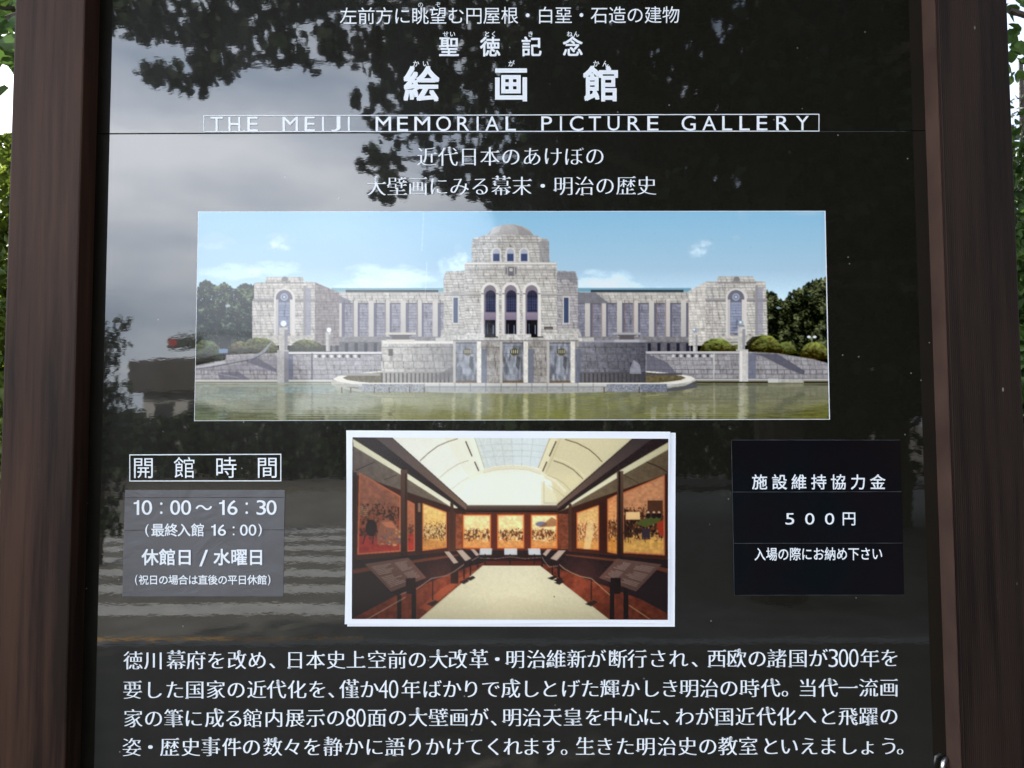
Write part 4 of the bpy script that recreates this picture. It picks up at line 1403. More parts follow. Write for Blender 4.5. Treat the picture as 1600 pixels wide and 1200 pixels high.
def picture_mesh(name, canvas, quad, nx, ny, y, mat, parent, gain=1.12, wave=0.0):
    """Fine grid over the sheet carrying the ink colours as a mesh attribute."""
    img = canvas.down()
    h, w, _ = img.shape
    u = np.linspace(0, 1, nx)[None, :, None]
    v = np.linspace(0, 1, ny)[:, None, None]
    q = np.array(quad, float)
    pix = (1 - v) * ((1 - u) * q[0] + u * q[1]) + v * ((1 - u) * q[3] + u * q[2])
    fx = np.clip(pix[..., 0] - canvas.x0 - 0.5, 0, w - 1.001)
    fy = np.clip(pix[..., 1] - canvas.y0 - 0.5, 0, h - 1.001)
    xi, yi = fx.astype(int), fy.astype(int)
    tx, ty = (fx - xi)[..., None], (fy - yi)[..., None]
    col = (img[yi, xi] * (1 - tx) + img[yi, xi + 1] * tx) * (1 - ty) + (img[yi + 1, xi] * (1 - tx) + img[yi + 1, xi + 1] * tx) * ty
    lin = np.clip(srgb(np.clip(col, 0, 255)) / gain, 0, 0.92)
    d = np.stack([(pix[..., 0] - 800) / FPX, (600 - pix[..., 1]) / FPX, -np.ones(pix.shape[:2])], -1) @ np.array(CAM_M).T
    yy = np.full(pix.shape[:2], y)
    if wave:
        yy = yy + sheet_wave(pix[..., 0], pix[..., 1]) * wave
    t = (y + CAM_D) / d[..., 1]
    co = np.stack([d[..., 0] * t, yy, CAM_H + d[..., 2] * t], -1).reshape(-1, 3)
    me = bpy.data.meshes.new(name)
    n = nx * ny
    me.vertices.add(n)
    me.vertices.foreach_set('co', co.astype(np.float32).ravel())
    i = (np.arange(ny - 1)[:, None] * nx + np.arange(nx - 1)[None]).ravel()
    idx = np.stack([i, i + nx, i + nx + 1, i + 1], -1).ravel().astype(np.int32)
    me.loops.add(len(idx))
    me.loops.foreach_set('vertex_index', idx)
    me.polygons.add(len(i))
    me.polygons.foreach_set('loop_start', np.arange(0, len(idx), 4, dtype=np.int32))
    me.update(calc_edges=True)
    at = me.color_attributes.new('ink', 'FLOAT_COLOR', 'POINT')
    at.data.foreach_set('color', np.concatenate([lin.reshape(-1, 3), np.ones((n, 1))], 1).astype(np.float32).ravel())
    for p in (me.polygons,):
        p.foreach_set('use_smooth', np.ones(len(i), bool))
    me.validate()
    return under(link(name, me, parent, mat))


def sheet_wave(px, py):
    """Gentle cockling of the pasted paper, 0..1."""
    return 0.5 + 0.25 * np.sin(px * 0.021 + py * 0.013 + 0.6) + 0.25 * np.sin(py * 0.034 - px * 0.008 + 2.0)


def sheet(name, quad, y0, y1, mat, parent, n=1, wave=0.0, bow=None):
    """Flat sheet with real thickness between depth y0 (front) and y1 (back)."""
    q = np.array(quad, float)
    V, F = [], []
    ring = []
    m = 24 if n > 1 else 1
    grid = []
    for j in range(m + 1):
        r_ = []
        for i in range(m + 1):
            u, v = i / m, j / m
            p = (1 - v) * ((1 - u) * q[0] + u * q[1]) + v * ((1 - u) * q[3] + u * q[2])
            if bow is not None:
                p = p + np.array(bow(u, v))
            w = float(sheet_wave(p[0], p[1])) * wave if wave else 0.0
            r_.append((len(V), p, w))
            V.append(P(p[0], p[1], y0) + Vector((0, w, 0)))
        grid.append(r_)
    for j in range(m):
        for i in range(m):
            F.append((grid[j][i][0], grid[j + 1][i][0], grid[j + 1][i + 1][0], grid[j][i + 1][0]))
    edge = [grid[0][i] for i in range(m)] + [grid[j][m] for j in range(m)] + [grid[m][i] for i in range(m, 0, -1)] + [grid[j][0] for j in range(m, 0, -1)]
    b0 = len(V)
    for _, p, w in edge:
        V.append(P(p[0], p[1], y1))
    k = len(edge)
    for i in range(k):
        F.append((edge[i][0], edge[(i + 1) % k][0], b0 + (i + 1) % k, b0 + i))
    return under(mesh_obj(name, V, F, mat, parent))


# wide print of the building
PAN = [(310.2, 331), (1288.2, 330.2), (1295.3, 654.6), (304, 657)]
pan = thing('photo_print', 'wide printed photograph of a domed grey stone building across a green pond', 'printed photo', tuple(P(800, 495)))
sheet('backing_sheet', [(PAN[0][0] - .6, PAN[0][1] - .6), (PAN[1][0] + 1.6, PAN[1][1] - .8), (PAN[2][0] + 1.5, PAN[2][1] + 1.0), (PAN[3][0] - .6, PAN[3][1] + .8)],
      -0.0012, -0.0001, M_PAPER, pan)
M_PRINT = print_mat('glossy_photo_print', 0.05, 1.5, 1.0, 1.0)
picture_mesh('picture', paint_gallery_building(), PAN, 985, 327, -0.0015, M_PRINT, pan)

# smaller print of the gallery interior, on two sheets of white paper
rm = thing('photo_print', 'white bordered printed photograph of a long gallery room with paintings and a pale carpet', 'printed photo', tuple(P(798, 826)))
bowf = lambda u, v: ((1 - u) * (-2.0 * math.sin(math.pi * v) * 0 + 1.3 * math.sin(math.pi * v)), 1.6 * math.sin(2 * math.pi * u) * v)
sheet('under_sheet', [(544, 676), (1055.8, 676.2), (1054.3, 979.2), (542.5, 978.8)], -0.0008, -0.0001, M_PAPER, rm)
sheet('paper_border', [(541, 672.4), (1047.5, 674.6), (1047.0, 975), (538.6, 975.4)], -0.0024, -0.0010, M_PAPER, rm, 2, 0.0012, bowf)
ROOM = [(550.5, 683.3), (1044.2, 685.6), (1043.6, 968.8), (549.6, 967.2)]
M_ROOM = print_mat('satin_photo_print', 0.22, 1.45, 1.0, 2.0)
picture_mesh('picture', paint_gallery_room(), ROOM, 500, 290, -0.0028, M_ROOM, rm, wave=0.0012)


# stickers
def sticker_mat(name, col, rough, tint=None, ior=1.5, swell=1.6e-3):
    m, n, b = new_mat(name)
    t = n.nodes.new('ShaderNodeTexCoord')
    z = n.nodes.new('ShaderNodeTexNoise')
    z.inputs['Scale'].default_value = 9
    z.inputs['Detail'].default_value = 3
    n.links.new(t.outputs['Object'], z.inputs['Vector'])
    r = n.nodes.new('ShaderNodeValToRGB')
    r.color_ramp.elements[0].position = 0.35
    r.color_ramp.elements[1].position = 0.65
    r.color_ramp.elements[0].color = col + (1,)
    r.color_ramp.elements[1].color = (tint or tuple(c * 1.25 for c in col)) + (1,)
    n.links.new(z.outputs['Fac'], r.inputs['Fac'])
    n.links.new(r.outputs['Color'], b.inputs['Base Color'])
    b.inputs['Roughness'].default_value = rough
    b.inputs['IOR'].default_value = ior
    z2 = n.nodes.new('ShaderNodeTexNoise')
    z2.inputs['Scale'].default_value = 420
    n.links.new(t.outputs['Object'], z2.inputs['Vector'])
    bp = n.nodes.new('ShaderNodeBump')
    bp.inputs['Distance'].default_value = 6e-5
    n.links.new(z2.outputs['Fac'], bp.inputs['Height'])
    z3 = n.nodes.new('ShaderNodeTexNoise')
    z3.inputs['Scale'].default_value = 22
    z3.inputs['Detail'].default_value = 4
    z3.inputs['Distortion'].default_value = 1.2
    n.links.new(t.outputs['Object'], z3.inputs['Vector'])
    bq = n.nodes.new('ShaderNodeBump')
    bq.inputs['Distance'].default_value = swell
    n.links.new(z3.outputs['Fac'], bq.inputs['Height'])
    n.links.new(bp.outputs['Normal'], bq.inputs['Normal'])
    n.links.new(bq.outputs['Normal'], b.inputs['Normal'])
    return m


M_GREY = sticker_mat('grey_vinyl', (0.088, 0.085, 0.090), 0.38)
M_BLK = sticker_mat('black_vinyl', (0.0028, 0.0050, 0.0068), 0.16, (0.0062, 0.0042, 0.0054), 1.3, 2e-4)
hr = thing('opening_hours_sticker', 'grey sticker with white opening hours pasted below the boxed heading at left', 'sticker', tuple(P(317, 850)))


def quad_at(ya, yb, l0, l1, r0, r1, yt, ybot):
    f = lambda y, a, b: a + (b - a) * (y - yt) / (ybot - yt)
    return [(f(ya, l0, l1), ya), (f(ya, r0, r1), ya), (f(yb, r0, r1), yb), (f(yb, l0, l1), yb)]


for ya, yb, d in ((765.5, 777.6, 0.0), (777.2, 828.2, -0.00025), (827.8, 932.5, 0.0001)):
    sheet('strip', quad_at(ya, yb, 195.5, 191, 445, 442.5, 765, 932), -0.0007 + d, -0.0001, M_GREY, hr)
M_SEAM = simple_mat('dark_seam', (0.02, 0.02, 0.022), 0.5, 0.2, 60)
M_EDGE = simple_mat('worn_pale_edge', (0.036, 0.038, 0.042), 0.6, 0.5, 25)


def seam(parent, a, b, w, y, mat, name='edge_line'):
    n_ = 20
    V, F = [], []
    for i in range(n_ + 1):
        t = i / n_
        px, py = a[0] + (b[0] - a[0]) * t, a[1] + (b[1] - a[1]) * t
        ww = w * (0.55 + 0.45 * math.sin(i * 2.3 + a[1]) ** 2)
        if abs(b[0] - a[0]) > abs(b[1] - a[1]):
            V += [P(px, py - ww / 2, y), P(px, py + ww / 2, y)]
        else:
            V += [P(px - ww / 2, py, y), P(px + ww / 2, py, y)]
    for i in range(n_):
        F.append((2 * i, 2 * i + 1, 2 * i + 3, 2 * i + 2))
    return under(mesh_obj(name, V, F, mat, parent))


seam(hr, (195.5, 777.6), (444.6, 777.2), 1.1, -0.00125, M_SEAM)
seam(hr, (194.5, 828.6), (443.8, 827.6), 0.9, -0.00125, M_SEAM)
seam(hr, (191.2, 932.3), (442.4, 931.6), 1.2, -0.0009, M_EDGE)
items = []
for ch, a, b_ in (('1', 209, 217.5), ('0', 221.5, 237.5), ('0', 266, 281.5), ('0', 283, 298.5), ('1', 342.5, 351), ('6', 355.5, 371), ('3', 401, 415.5), ('0', 416.5, 432)):
    items.append((ch, 'b', (a, 781.5, b_, 804.5), 0.014))
for x in (252, 385.5):
    for y in (787, 801):
        items.append(('.', 'b', (x - 2, y - 2, x + 2, y + 2), 0.0))
items.append(('〜', 'b', (306, 789, 331, 797), 0.016))
for ch, x in zip('最終入館', (246.5, 267.5, 287.5, 309)):
    items.append((ch, 'c', (x, 828.5, 21.5, 1), 0.012))
items += [('(', 'b', (227, 819, 232.5, 838.5), 0.01), (')', 'b', (403.5, 818.5, 409, 838), 0.01)]
for ch, a, b_ in (('1', 330, 337), ('6', 340.5, 353), ('0', 375, 387), ('0', 388.5, 400.5)):
    items.append((ch, 'b', (a, 819.5, b_, 837), 0.012))
for y in (824, 835):
    items.append(('.', 'b', (363.5, y - 1.5, 366.5, y + 1.5), 0.0))
for ch, x in zip('休館日水曜日', (234.5, 261.5, 288.5, 346.5, 373.5, 400)):
    items.append((ch, 'c', (x, 871, 27.0, 1), 0.018))
items.append(('/', 'b', (311.5, 859, 325, 885), 0.016))
for ch, x in zip('祝日の場合は直後の平日休館', np.linspace(224.5, 409.5, 13)):
    items.append((ch, 'c', (x, 906.3, 16, 1), 0.012))
items += [('(', 'b', (211, 898, 215, 914.5), 0.01), (')', 'b', (418.5, 898, 422.5, 914.5), 0.01)]
lettering(hr, items, -0.0014)
fee = thing('fee_sticker', 'near-black sticker with white fee lettering pasted at the lower right of the board', 'sticker', tuple(P(1278, 808)))
for ya, yb, d in ((687.5, 768.6, 0.0), (768.0, 848.6, -0.0002), (848.0, 930, 0.0001)):
    sheet('strip', quad_at(ya, yb, 1142.5, 1147.3, 1406.5, 1413, 687, 930), -0.0006 + d, -0.0001, M_BLK, fee)
seam(fee, (1144, 768.8), (1408.5, 768.2), 1.0, -0.0011, M_EDGE)
seam(fee, (1146, 849.0), (1410.5, 848.6), 1.0, -0.0011, M_EDGE)
seam(fee, (1142.8, 687.6), (1406.5, 687.6), 0.9, -0.0011, M_EDGE)
seam(fee, (1142.8, 688), (1147.3, 929.8), 1.0, -0.0011, M_EDGE)
seam(fee, (1147.5, 930), (1412.8, 929.6), 0.7, -0.0011, M_EDGE)
items = []
for ch, x in zip('施設維持協力金', (1187, 1218, 1248.5, 1279.5, 1310, 1341, 1371.5)):
    items.append((ch, 'c', (x, 753.5, 25, 1), 0.010))
for ch, a, b_ in (('5', 1227.3, 1241), ('0', 1258, 1272.5), ('0', 1289, 1303.5)):
    items.append((ch, 'b', (a, 801.8, b_, 819.8), 0.004))
items.append(('円', 'c', (1326.5, 810.5, 23.5, 1), 0.008))
items += row('入場の際にお納め下さい', 1187.5, 1370.5, 866.3, 865.5, 21.5, 0.010, 0.86)
lettering(fee, items, -0.0012)


# ------------------------------------------------------------------ foliage
def leaf_mat(name, a, b_, trans=0.35, rough=0.5):
    m = bpy.data.materials.new(name)
    m.use_nodes = True
    n = m.node_tree
    p = n.nodes['Principled BSDF']
    out = n.nodes['Material Output']
    g = n.nodes.new('ShaderNodeNewGeometry')
    r = n.nodes.new('ShaderNodeValToRGB')
    r.color_ramp.elements[0].color = a + (1,)
    r.color_ramp.elements[1].color = b_ + (1,)
    n.links.new(g.outputs['Random Per Island'], r.inputs['Fac'])
    n.links.new(r.outputs['Color'], p.inputs['Base Color'])
    p.inputs['Roughness'].default_value = rough
    p.inputs['Specular IOR Level'].default_value = 0.15 if trans < 0.2 else 0.4
    t = n.nodes.new('ShaderNodeBsdfTranslucent')
    n.links.new(r.outputs['Color'], t.inputs['Color'])
    mx = n.nodes.new('ShaderNodeMixShader')
    mx.inputs['Fac'].default_value = trans
    n.links.new(p.outputs['BSDF'], mx.inputs[1])
    n.links.new(t.outputs['BSDF'], mx.inputs[2])
    n.links.new(mx.outputs['Shader'], out.inputs['Surface'])
    return m


M_BARK = simple_mat('bark', (0.075, 0.058, 0.045), 0.85, 0.5, 14, bump=0.02, bscale=22)
M_LEAF_DARK = leaf_mat('dark_leaves', (0.014, 0.024, 0.011), (0.034, 0.054, 0.022), 0.10)
M_LEAF_MID = leaf_mat('mid_leaves', (0.04, 0.085, 0.018), (0.10, 0.17, 0.035), 0.4)
M_LEAF_LIGHT = leaf_mat('bright_leaves', (0.07, 0.11, 0.015), (0.17, 0.22, 0.03), 0.5)
M_LEAF_GREY = leaf_mat('grey_needles', (0.06, 0.075, 0.05), (0.12, 0.13, 0.09), 0.25)
LEAF = np.array([(0, -0.5), (0.30, -0.28), (0.42, 0.08), (0.22, 0.40), (0, 0.55), (-0.22, 0.40), (-0.42, 0.08), (-0.30, -0.28)])


def leaves(name, cen, size, mat, parent, rng, up=0.0, narrow=1.0):
    """One mesh of separate small leaves at the given centres (world coordinates)."""
    n = len(cen)
    nrm = rng.normal(size=(n, 3))
    nrm[:, 2] += up
    nrm /= np.linalg.norm(nrm, axis=1)[:, None]
    t = rng.normal(size=(n, 3))
    t -= (t * nrm).sum(1)[:, None] * nrm
    t /= np.linalg.norm(t, axis=1)[:, None]
    bt = np.cross(nrm, t)
    s = size * rng.uniform(0.65, 1.2, n)[:, None, None]
    k = len(LEAF)
    fold = np.abs(LEAF[:, 0])[None, :, None] * 0.35
    co = cen[:, None, :] + s * (LEAF[None, :, :1] * narrow * bt[:, None] + LEAF[None, :, 1:] * t[:, None] + fold * nrm[:, None])
    co = co.reshape(-1, 3)
    me = bpy.data.meshes.new(name)
    me.vertices.add(n * k)
    me.vertices.foreach_set('co', co.astype(np.float32).ravel())
    base = (np.arange(n) * k)[:, None]
    tri = np.array([0, 1, 2, 3, 4, 0, 4, 5, 6, 7])
    idx = (base + tri[None]).ravel().astype(np.int32)
    me.loops.add(len(idx))
    me.loops.foreach_set('vertex_index', idx)
    me.polygons.add(n * 2)
    me.polygons.foreach_set('loop_start', np.arange(0, len(idx), 5, dtype=np.int32))
    me.update(calc_edges=True)
    me.validate()
    return under(link(name, me, parent, mat))


def clump_points(centres, radii, count, rng, flat=0.75, dense=1.0):
    out = []
    for c, r in zip(centres, radii):
        m = int((count if r > 0.5 else count * dense) * (r ** 2))
        d = rng.normal(size=(m, 3))
        d /= np.linalg.norm(d, axis=1)[:, None]
        q = r * rng.random(m)[:, None] ** 0.45
        p = np.array(c) + d * q * np.array([1, 1, flat])
        out.append(p)
    return np.concatenate(out)


def tree(name, label, base, height, centres, radii, leaf, count, mat, rng, trunk_r=0.16, group=None, fork=0.42, narrow=1.0, dense=1.0):
    t = thing(name, label, 'tree', base, group)
    bm = bmesh.new()
    b = Vector(base)
    cen = np.array(centres)
    top = Vector((base[0] * .5 + cen[:, 0].mean() * .5, base[1] * .5 + cen[:, 1].mean() * .5, height))
    fk = b.lerp(top, fork)
    add_tube(bm, [b, b.lerp(fk, .5) + Vector((.05, .03, 0)), fk, fk.lerp(top, .55), top], [trunk_r * 1.25, trunk_r, trunk_r * .85, trunk_r * .5, .03], 9)
    for c in cen[:: max(1, len(cen) // 46)]:
        e = Vector(c)
        s0 = fk.lerp(top, min(.85, max(0, (e.z - fk.z) / max(.1, top.z - fk.z) * .6)))
        mid = s0.lerp(e, .5) + Vector((0, 0, .12 * (e - s0).length))
        add_tube(bm, [s0, mid, e], [trunk_r * .34, trunk_r * .2, .012], 5)
    under(bm_obj('trunk', bm, M_BARK, t))
    leaves('crown', clump_points(centres, radii, count, rng, 0.75, dense), leaf, mat, t, rng, 0.4, narrow)
    return t


def hedge(name, label, x0, x1, y0, y1, h, leaf, n, mat, seed, lump=0.18, cat='hedge', group=None):
    rng = np.random.default_rng(seed)
    t = thing(name, label, cat, ((x0 + x1) / 2, (y0 + y1) / 2, 0), group)
    bm = bmesh.new()
    nst = max(3, int((x1 - x0) * 1.2))
    for i in range(nst):
        x = x0 + (i + .5) / nst * (x1 - x0)
        y = (y0 + y1) / 2 + rng.normal(0, .08)
        add_tube(bm, [(x, y, 0), (x + rng.normal(0, .1), y, h * .5), (x + rng.normal(0, .2), y, h * .9)], [.03, .022, .008], 5)
    under(bm_obj('stems', bm, M_BARK, t))
    u = rng.random((n, 3))
    # most leaves near the outer faces
    y = np.where(rng.random(n) < .55, y0 + (y1 - y0) * u[:, 1] ** 3 * .5, y0 + (y1 - y0) * u[:, 1])
    x = x0 + (x1 - x0) * u[:, 0]
    wob = lump * (np.sin(x * 3.1 + 1) + np.sin(x * 7.7 + y0) * .6 + np.sin(x * 1.3))
    z = 0.05 + (h + wob) * u[:, 2] ** .9
    y = y - .12 * np.sin(x * 5 + z * 4) - .08 * np.sin(z * 9 + x * 2) + .35 * np.clip(z / h - .75, 0, 1)
    leaves('foliage', np.stack([x, y, z], 1), leaf, mat, t, rng, 0.5, .75)
    return t


# ------------------------------------------------------------------ setting
def ground_sheet(name, x0, x1, y0, y1, z, mat):
    o = mesh_obj(name, [(x0, y0, z), (x1, y0, z), (x1, y1, z), (x0, y1, z)], [(0, 1, 2, 3)], mat)
    o['kind'] = 'structure'
    return o


M_SOIL = simple_mat('bare_soil', (0.10, 0.085, 0.065), 0.95, 0.35, 1.5, bump=0.03, bscale=9)
M_ASPH = simple_mat('asphalt', (0.175, 0.168, 0.148), 0.85, 0.25, 3, bump=0.004, bscale=120)
M_PAVE = simple_mat('paving', (0.11, 0.10, 0.085), 0.85, 0.22, 4, bump=0.004, bscale=60)
M_WHITE = simple_mat('road_paint_white', (0.54, 0.54, 0.52), 0.7, 0.15, 6)
M_YELLOW = simple_mat('road_paint_yellow', (0.55, 0.30, 0.06), 0.7, 0.2, 6)
M_KERB = simple_mat('kerb_stone', (0.30, 0.29, 0.28), 0.85, 0.2, 5)
ground_sheet('ground', -900, 900, -900, 900, -0.14, M_SOIL)
bm = bmesh.new()
add_box(bm, -40, 40, -4.75, 1.2, -0.12, 0.0)
o = bm_obj('pavement', bm, M_PAVE); o['kind'] = 'structure'
bm = bmesh.new()
add_box(bm, -40, 40, -4.90, -4.752, -0.12, 0.004)
o = bm_obj('kerb', bm, M_KERB, None, 0.01); o['kind'] = 'structure'
ground_sheet('road', -60, 60, -20.5, -4.9, -0.132, M_ASPH)
ground_sheet('yellow_line', -40, -1.2, -5.46, -5.24, -0.127, M_YELLOW)
V, F = [], []
for k in range(7):
    y = -6.25 - k * 0.95
    i = len(V)
    V += [(-6.6, y - .46, -.127), (-0.9, y - .46, -.127), (-0.9, y, -.127), (-6.6, y, -.127)]
    F.append((i, i + 1, i + 2, i + 3))
o = mesh_obj('crosswalk', V, F, M_WHITE); o['kind'] = 'structure'
bm = bmesh.new()
add_box(bm, -60, 60, -23.5, -20.5, -0.135, 0.0)
o = bm_obj('far_pavement', bm, M_PAVE); o['kind'] = 'structure'

# ------------------------------------------------------------------ behind the board
hedge('bush', 'tall yellow-green bush with small leaves behind the left post', -4.6, -1.75, 2.2, 3.5, 2.75, 0.062, 42000, M_LEAF_LIGHT, 21, 0.09, 'bush')
hedge('bush', 'bright green hedge-like bush behind the right post', 1.9, 5.4, 2.9, 4.2, 3.12, 0.062, 46000, M_LEAF_MID, 22, 0.07, 'bush')
hedge('hedge', 'dark hedge farther back behind the yellow-green bush', -9.5, -2.6, 5.0, 6.2, 2.7, 0.13, 15000, M_LEAF_DARK, 23, 0.12, 'hedge')
hedge('hedge', 'dark hedge farther back behind the bright green bush', 2.8, 9.8, 5.6, 6.8, 3.0, 0.13, 15000, M_LEAF_DARK, 24, 0.12, 'hedge')
hedge('hedge', 'long tall hedge closing the view far behind the board', -16, 16, 13.5, 15.0, 3.4, 0.22, 26000, M_LEAF_DARK, 25, 0.2, 'hedge')
rg = np.random.default_rng(31)
cs = [(-2.7 + rg.normal(0, .55), 2.0 + rg.normal(0, .35), 3.25 + abs(rg.normal(0, .75))) for _ in range(26)] + [(-1.72, 1.55, 2.86), (-1.66, 1.6, 2.98), (-1.85, 1.6, 2.8)]
tree('tree', 'tree with large pale green leaves hanging beside the left post', (-2.9, 2.05, 0), 4.4, cs, [0.36] * 26 + [.15, .15, .15], 0.075, 900, M_LEAF_MID, rg, 0.07)
cs = [(3.1 + rg.normal(0, .6), 2.3 + rg.normal(0, .3), 3.75 + abs(rg.normal(0, .8))) for _ in range(26)] + [(2.03, 2.1, 3.24), (2.08, 2.12, 3.10), (2.12, 2.1, 3.00), (2.0, 2.1, 3.40)]
tree('tree', 'maple-like tree with dark green leaves above the hedge by the right post', (3.3, 2.5, 0), 5.0, cs, [0.36] * 26 + [.13, .13, .10, .16], 0.058, 1500, M_LEAF_MID, rg, 0.08)
cs = [(7.55 + rg.normal(0, .5) * (1 - k / 34), 10.5 + rg.normal(0, .5), 1.2 + k * .165) for k in range(34)]
tree('conifer', 'grey-green conifer standing farther back behind the right post', (7.55, 10.5, 0), 7.0, cs, [0.55 - .011 * k for k in range(34)], 0.12, 500, M_LEAF_GREY, rg, 0.12, narrow=.35)
# unseen trees behind the board, shaped to shade the ground and crown opposite
cs = []
while len(cs) < 95:
    p = (rg.uniform(-7.5, 6.5), rg.uniform(3.2, 8.5), rg.uniform(4.9, 9.0))
    if ((p[0] + .5) / 7.2) ** 2 + ((p[1] - 5.8) / 2.9) ** 2 + ((p[2] - 7.2) / 2.3) ** 2 < 1 and p[2] > 2.4 + (p[1] + 1.05) * .60 + .7:
        cs.append(p)
tree('unseen_shade_tree', 'broad unseen tree behind the board, shaped to shade the ground in front', (0.6, 6.2, 0), 8.0, cs, [.95] * 95, 0.17, 230, M_LEAF_MID, rg, 0.26)

cs = []  # unseen crown added to keep the sun off the tree opposite
while len(cs) < 120:
    p = (rg.uniform(-6.4, 3.5), rg.uniform(6.5, 10.5), rg.uniform(8.5, 20.5))
    if ((p[0] + 1.4) / 5.0) ** 2 + ((p[2] - 14.8) / 6.0) ** 2 < 1 and p[2] > 2.4 + (p[1] + 1.05) * .60 + 1.2:
        cs.append(p)
tree('unseen_tall_tree', 'tallest unseen tree behind the board, added to shade the crown opposite', (0.8, 9.2, -.14), 19.0, cs, [1.25] * 120, 0.34, 90, M_LEAF_MID, rg, 0.4)

# ------------------------------------------------------------------ across from the board, seen in its gloss
cs, rs = [], []
g2 = np.random.default_rng(5)
while len(cs) < 230:
    p = (g2.uniform(-1.6, 8.0), g2.uniform(-9.6, -5.4), g2.uniform(1.9, 9.2))
    lim = -0.75 if p[2] > 4.3 else 0.55
    if p[0] > lim + .25 * math.sin(p[2] * 3) and ((p[0] - 3.2) / 4.9) ** 2 + ((p[2] - 5.4) / 4.0) ** 2 < 1.05:
        cs.append(p); rs.append(.62)
for k in range(70):
    cs.append((g2.uniform(.3, 5.2), g2.uniform(-8.6, -7.2), g2.uniform(3.4, 7.4))); rs.append(.62)
for x, z, r in ((-0.95, 4.45, .42), (-1.25, 4.1, .22), (-1.1, 3.75, .20), (-1.2, 5.3, .45), (-0.55, 4.0, .36), (-1.45, 5.85, .5), (-.9, 4.95, .4), (-0.2, 3.9, .3), (-1.62, 5.05, .14), (-1.5, 4.72, .10)):
    cs.append((x, -6.3 + .2 * math.sin(z * 9), z)); rs.append(r)
# the bough reaching left
for x, z, r in ((-1.9, 5.75, .36), (-2.2, 5.3, .26), (-2.25, 5.75, .42), (-2.55, 5.2, .27), (-2.7, 5.55, .38), (-2.9, 5.12, .26), (-3.1, 4.98, .20), (-3.3, 4.90, .17), (-3.45, 4.95, .14), (-3.05, 5.45, .34),
                (-3.4, 5.5, .32), (-3.75, 5.6, .30), (-4.1, 5.5, .30), (-4.4, 5.7, .36), (-2.0, 5.15, .12), (-1.8, 5.4, .16), (-3.3, 5.95, .45), (-2.6, 6.0, .45), (-4.0, 6.0, .45), (-1.9, 6.2, .45), (-4.5, 6.2, .45), (-3.2, 6.5, .5), (-2.3, 6.6, .5)):
    cs.append((x, -6.5 + .15 * math.sin(x * 7), z)); rs.append(r)
tree('broadleaf_tree', 'dark broadleaf tree overhanging the pavement, mirrored in the glossy board', (2.6, -6.9, -0.13), 7.5, cs, rs, 0.135, 380, M_LEAF_DARK, g2, 0.24, dense=2.2)
for k, (x, y, h, w) in enumerate(((6.5, -12.5, 9.0, 3.2), (1.9, -15.0, 8.0, 2.0), (11.0, -9.0, 9.0, 3.5))):
    cs, rs = [], []
    while len(cs) < 90:
        p = (x + g2.uniform(-w, w), y + g2.uniform(-w, w) * .7, g2.uniform(.5, h))
        if ((p[0] - x) / w) ** 2 + ((p[2] - h * .52) / (h * .52)) ** 2 < 1:
            cs.append(p); rs.append(.85)
    tree('evergreen_tree', ['tall evergreen behind the overhanging tree', 'narrow evergreen left of the tall one across the road', 'wide evergreen farthest right across the road'][k],
         (x, y, -0.13), h, cs, rs, 0.26, 190, M_LEAF_DARK, g2, 0.2, 'evergreens across the road')
cs = [(-5.15 + g2.normal(0, .12), -8.9 + g2.normal(0, .15), .35 + k * .135) for k in range(20)]
tree('column_shrub', 'slim dark columnar shrub by the far kerb, mirrored at the left edge of the board', (-5.15, -8.9, -0.13), 3.0, cs, [.26] * 18 + [.2, .14], 0.09, 900, M_LEAF_DARK, g2, 0.05)
hedge('hedge', 'long dark clipped hedge along the far side of the road', -22, 9, -24.6, -23.4, 2.05, 0.22, 30000, M_LEAF_DARK, 41, 0.10)
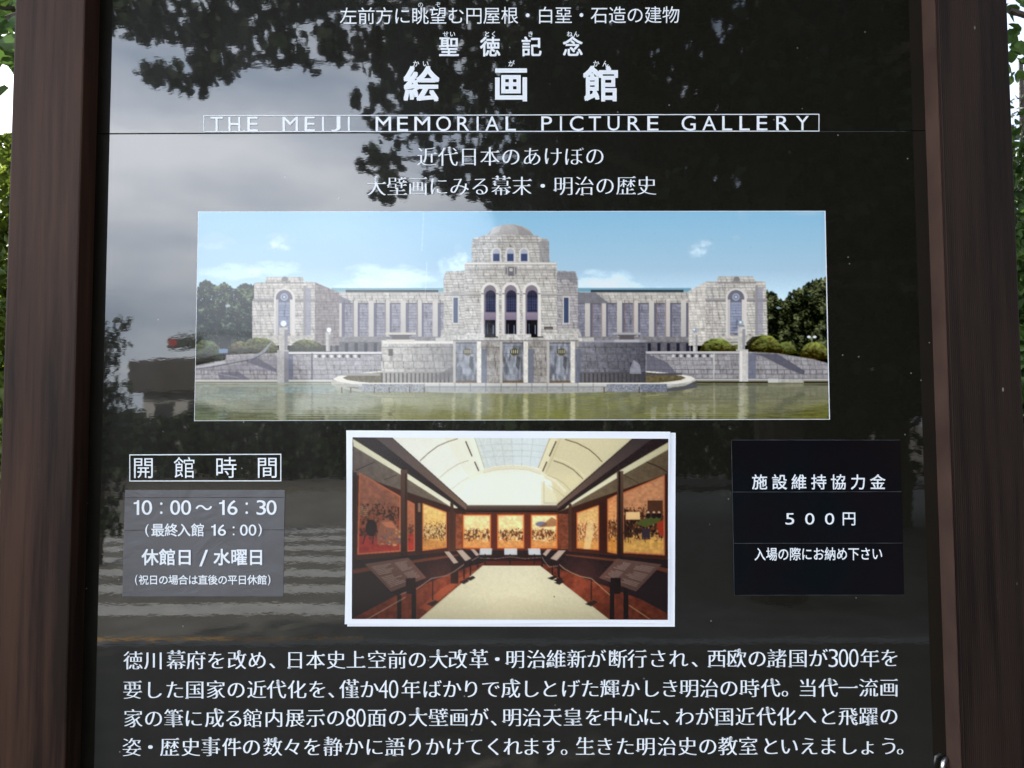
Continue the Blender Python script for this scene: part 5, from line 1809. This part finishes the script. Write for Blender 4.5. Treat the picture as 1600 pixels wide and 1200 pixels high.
# low pavilion beyond the hedge
M_PLAS = simple_mat('pale_plaster', (0.42, 0.41, 0.39), 0.8, 0.12, 3)
M_BRN = simple_mat('brown_fascia', (0.06, 0.05, 0.045), 0.7, 0.2, 2)
M_GLS = simple_mat('dark_glazing', (0.03, 0.035, 0.04), 0.15, 0.2, 2)
pv = thing('pavilion', 'low pale pavilion with a deep dark brown roof band beyond the hedge', 'building', (-11.8, -31, -0.14))
under(box_obj('wall', -14.2, -9.4, -33.5, -29.6, -0.14, 2.95, M_PLAS, pv))
bm = bmesh.new()
add_box(bm, -14.6, -9.0, -33.9, -29.2, 2.95, 4.2)
bmesh.ops.translate(bm, verts=[v for v in bm.verts if v.co.z > 4 and v.co.x > -10], vec=(0, 0, .25))
under(bm_obj('roof', bm, M_BRN, pv, 0.04))
for x in (-13.4, -12.1, -10.8):
    bm = bmesh.new()
    add_box(bm, x - .38, x + .38, -29.62, -29.56, 1.0, 2.6)
    under(bm_obj('window', bm, M_GLS, pv, 0.01))
# traffic light, red lamp lit
M_DGRN = simple_mat('dark_green_metal', (0.035, 0.05, 0.045), 0.5, 0.2, 6)
M_RED, nr, br = new_mat('red_lamp_lit')
br.inputs['Base Color'].default_value = (0.12, 0.02, 0.02, 1)
br.inputs['Emission Color'].default_value = (1.0, 0.06, 0.05, 1)
br.inputs['Emission Strength'].default_value = 0.3
M_OFF = simple_mat('lamp_glass_off', (0.05, 0.06, 0.05), 0.2, 0.1, 4)
tl = thing('traffic_light', 'horizontal dark green traffic light with its red lamp lit, on a pole beyond the road', 'traffic light', (-9.0, -30, -0.14))
bm = bmesh.new()
add_tube(bm, [(-9.0, -30, -.14), (-9.0, -30, 3), (-9.0, -30, 5.6)], [.11, .09, .07], 12)
under(bm_obj('pole', bm, M_DGRN, tl, smooth=True))
bm = bmesh.new()
add_tube(bm, [(-9.0, -30, 5.25), (-11, -30, 5.3), (-13.1, -30, 5.3)], [.05, .045, .035], 8)
under(bm_obj('arm', bm, M_DGRN, tl, smooth=True))
under(box_obj('housing', -13.45, -12.1, -30.1, -29.8, 4.72, 5.2, M_DGRN, tl, 0.06))
for k, x in enumerate((-13.22, -12.78, -12.34)):
    bm = bmesh.new()
    bmesh.ops.create_cone(bm, cap_ends=True, segments=24, radius1=.17, radius2=.17, depth=.05, matrix=Matrix.Translation((x, -29.78, 4.96)) @ Matrix.Rotation(R(90), 4, 'X'))
    under(bm_obj('lamp', bm, M_RED if k == 0 else M_OFF, tl))
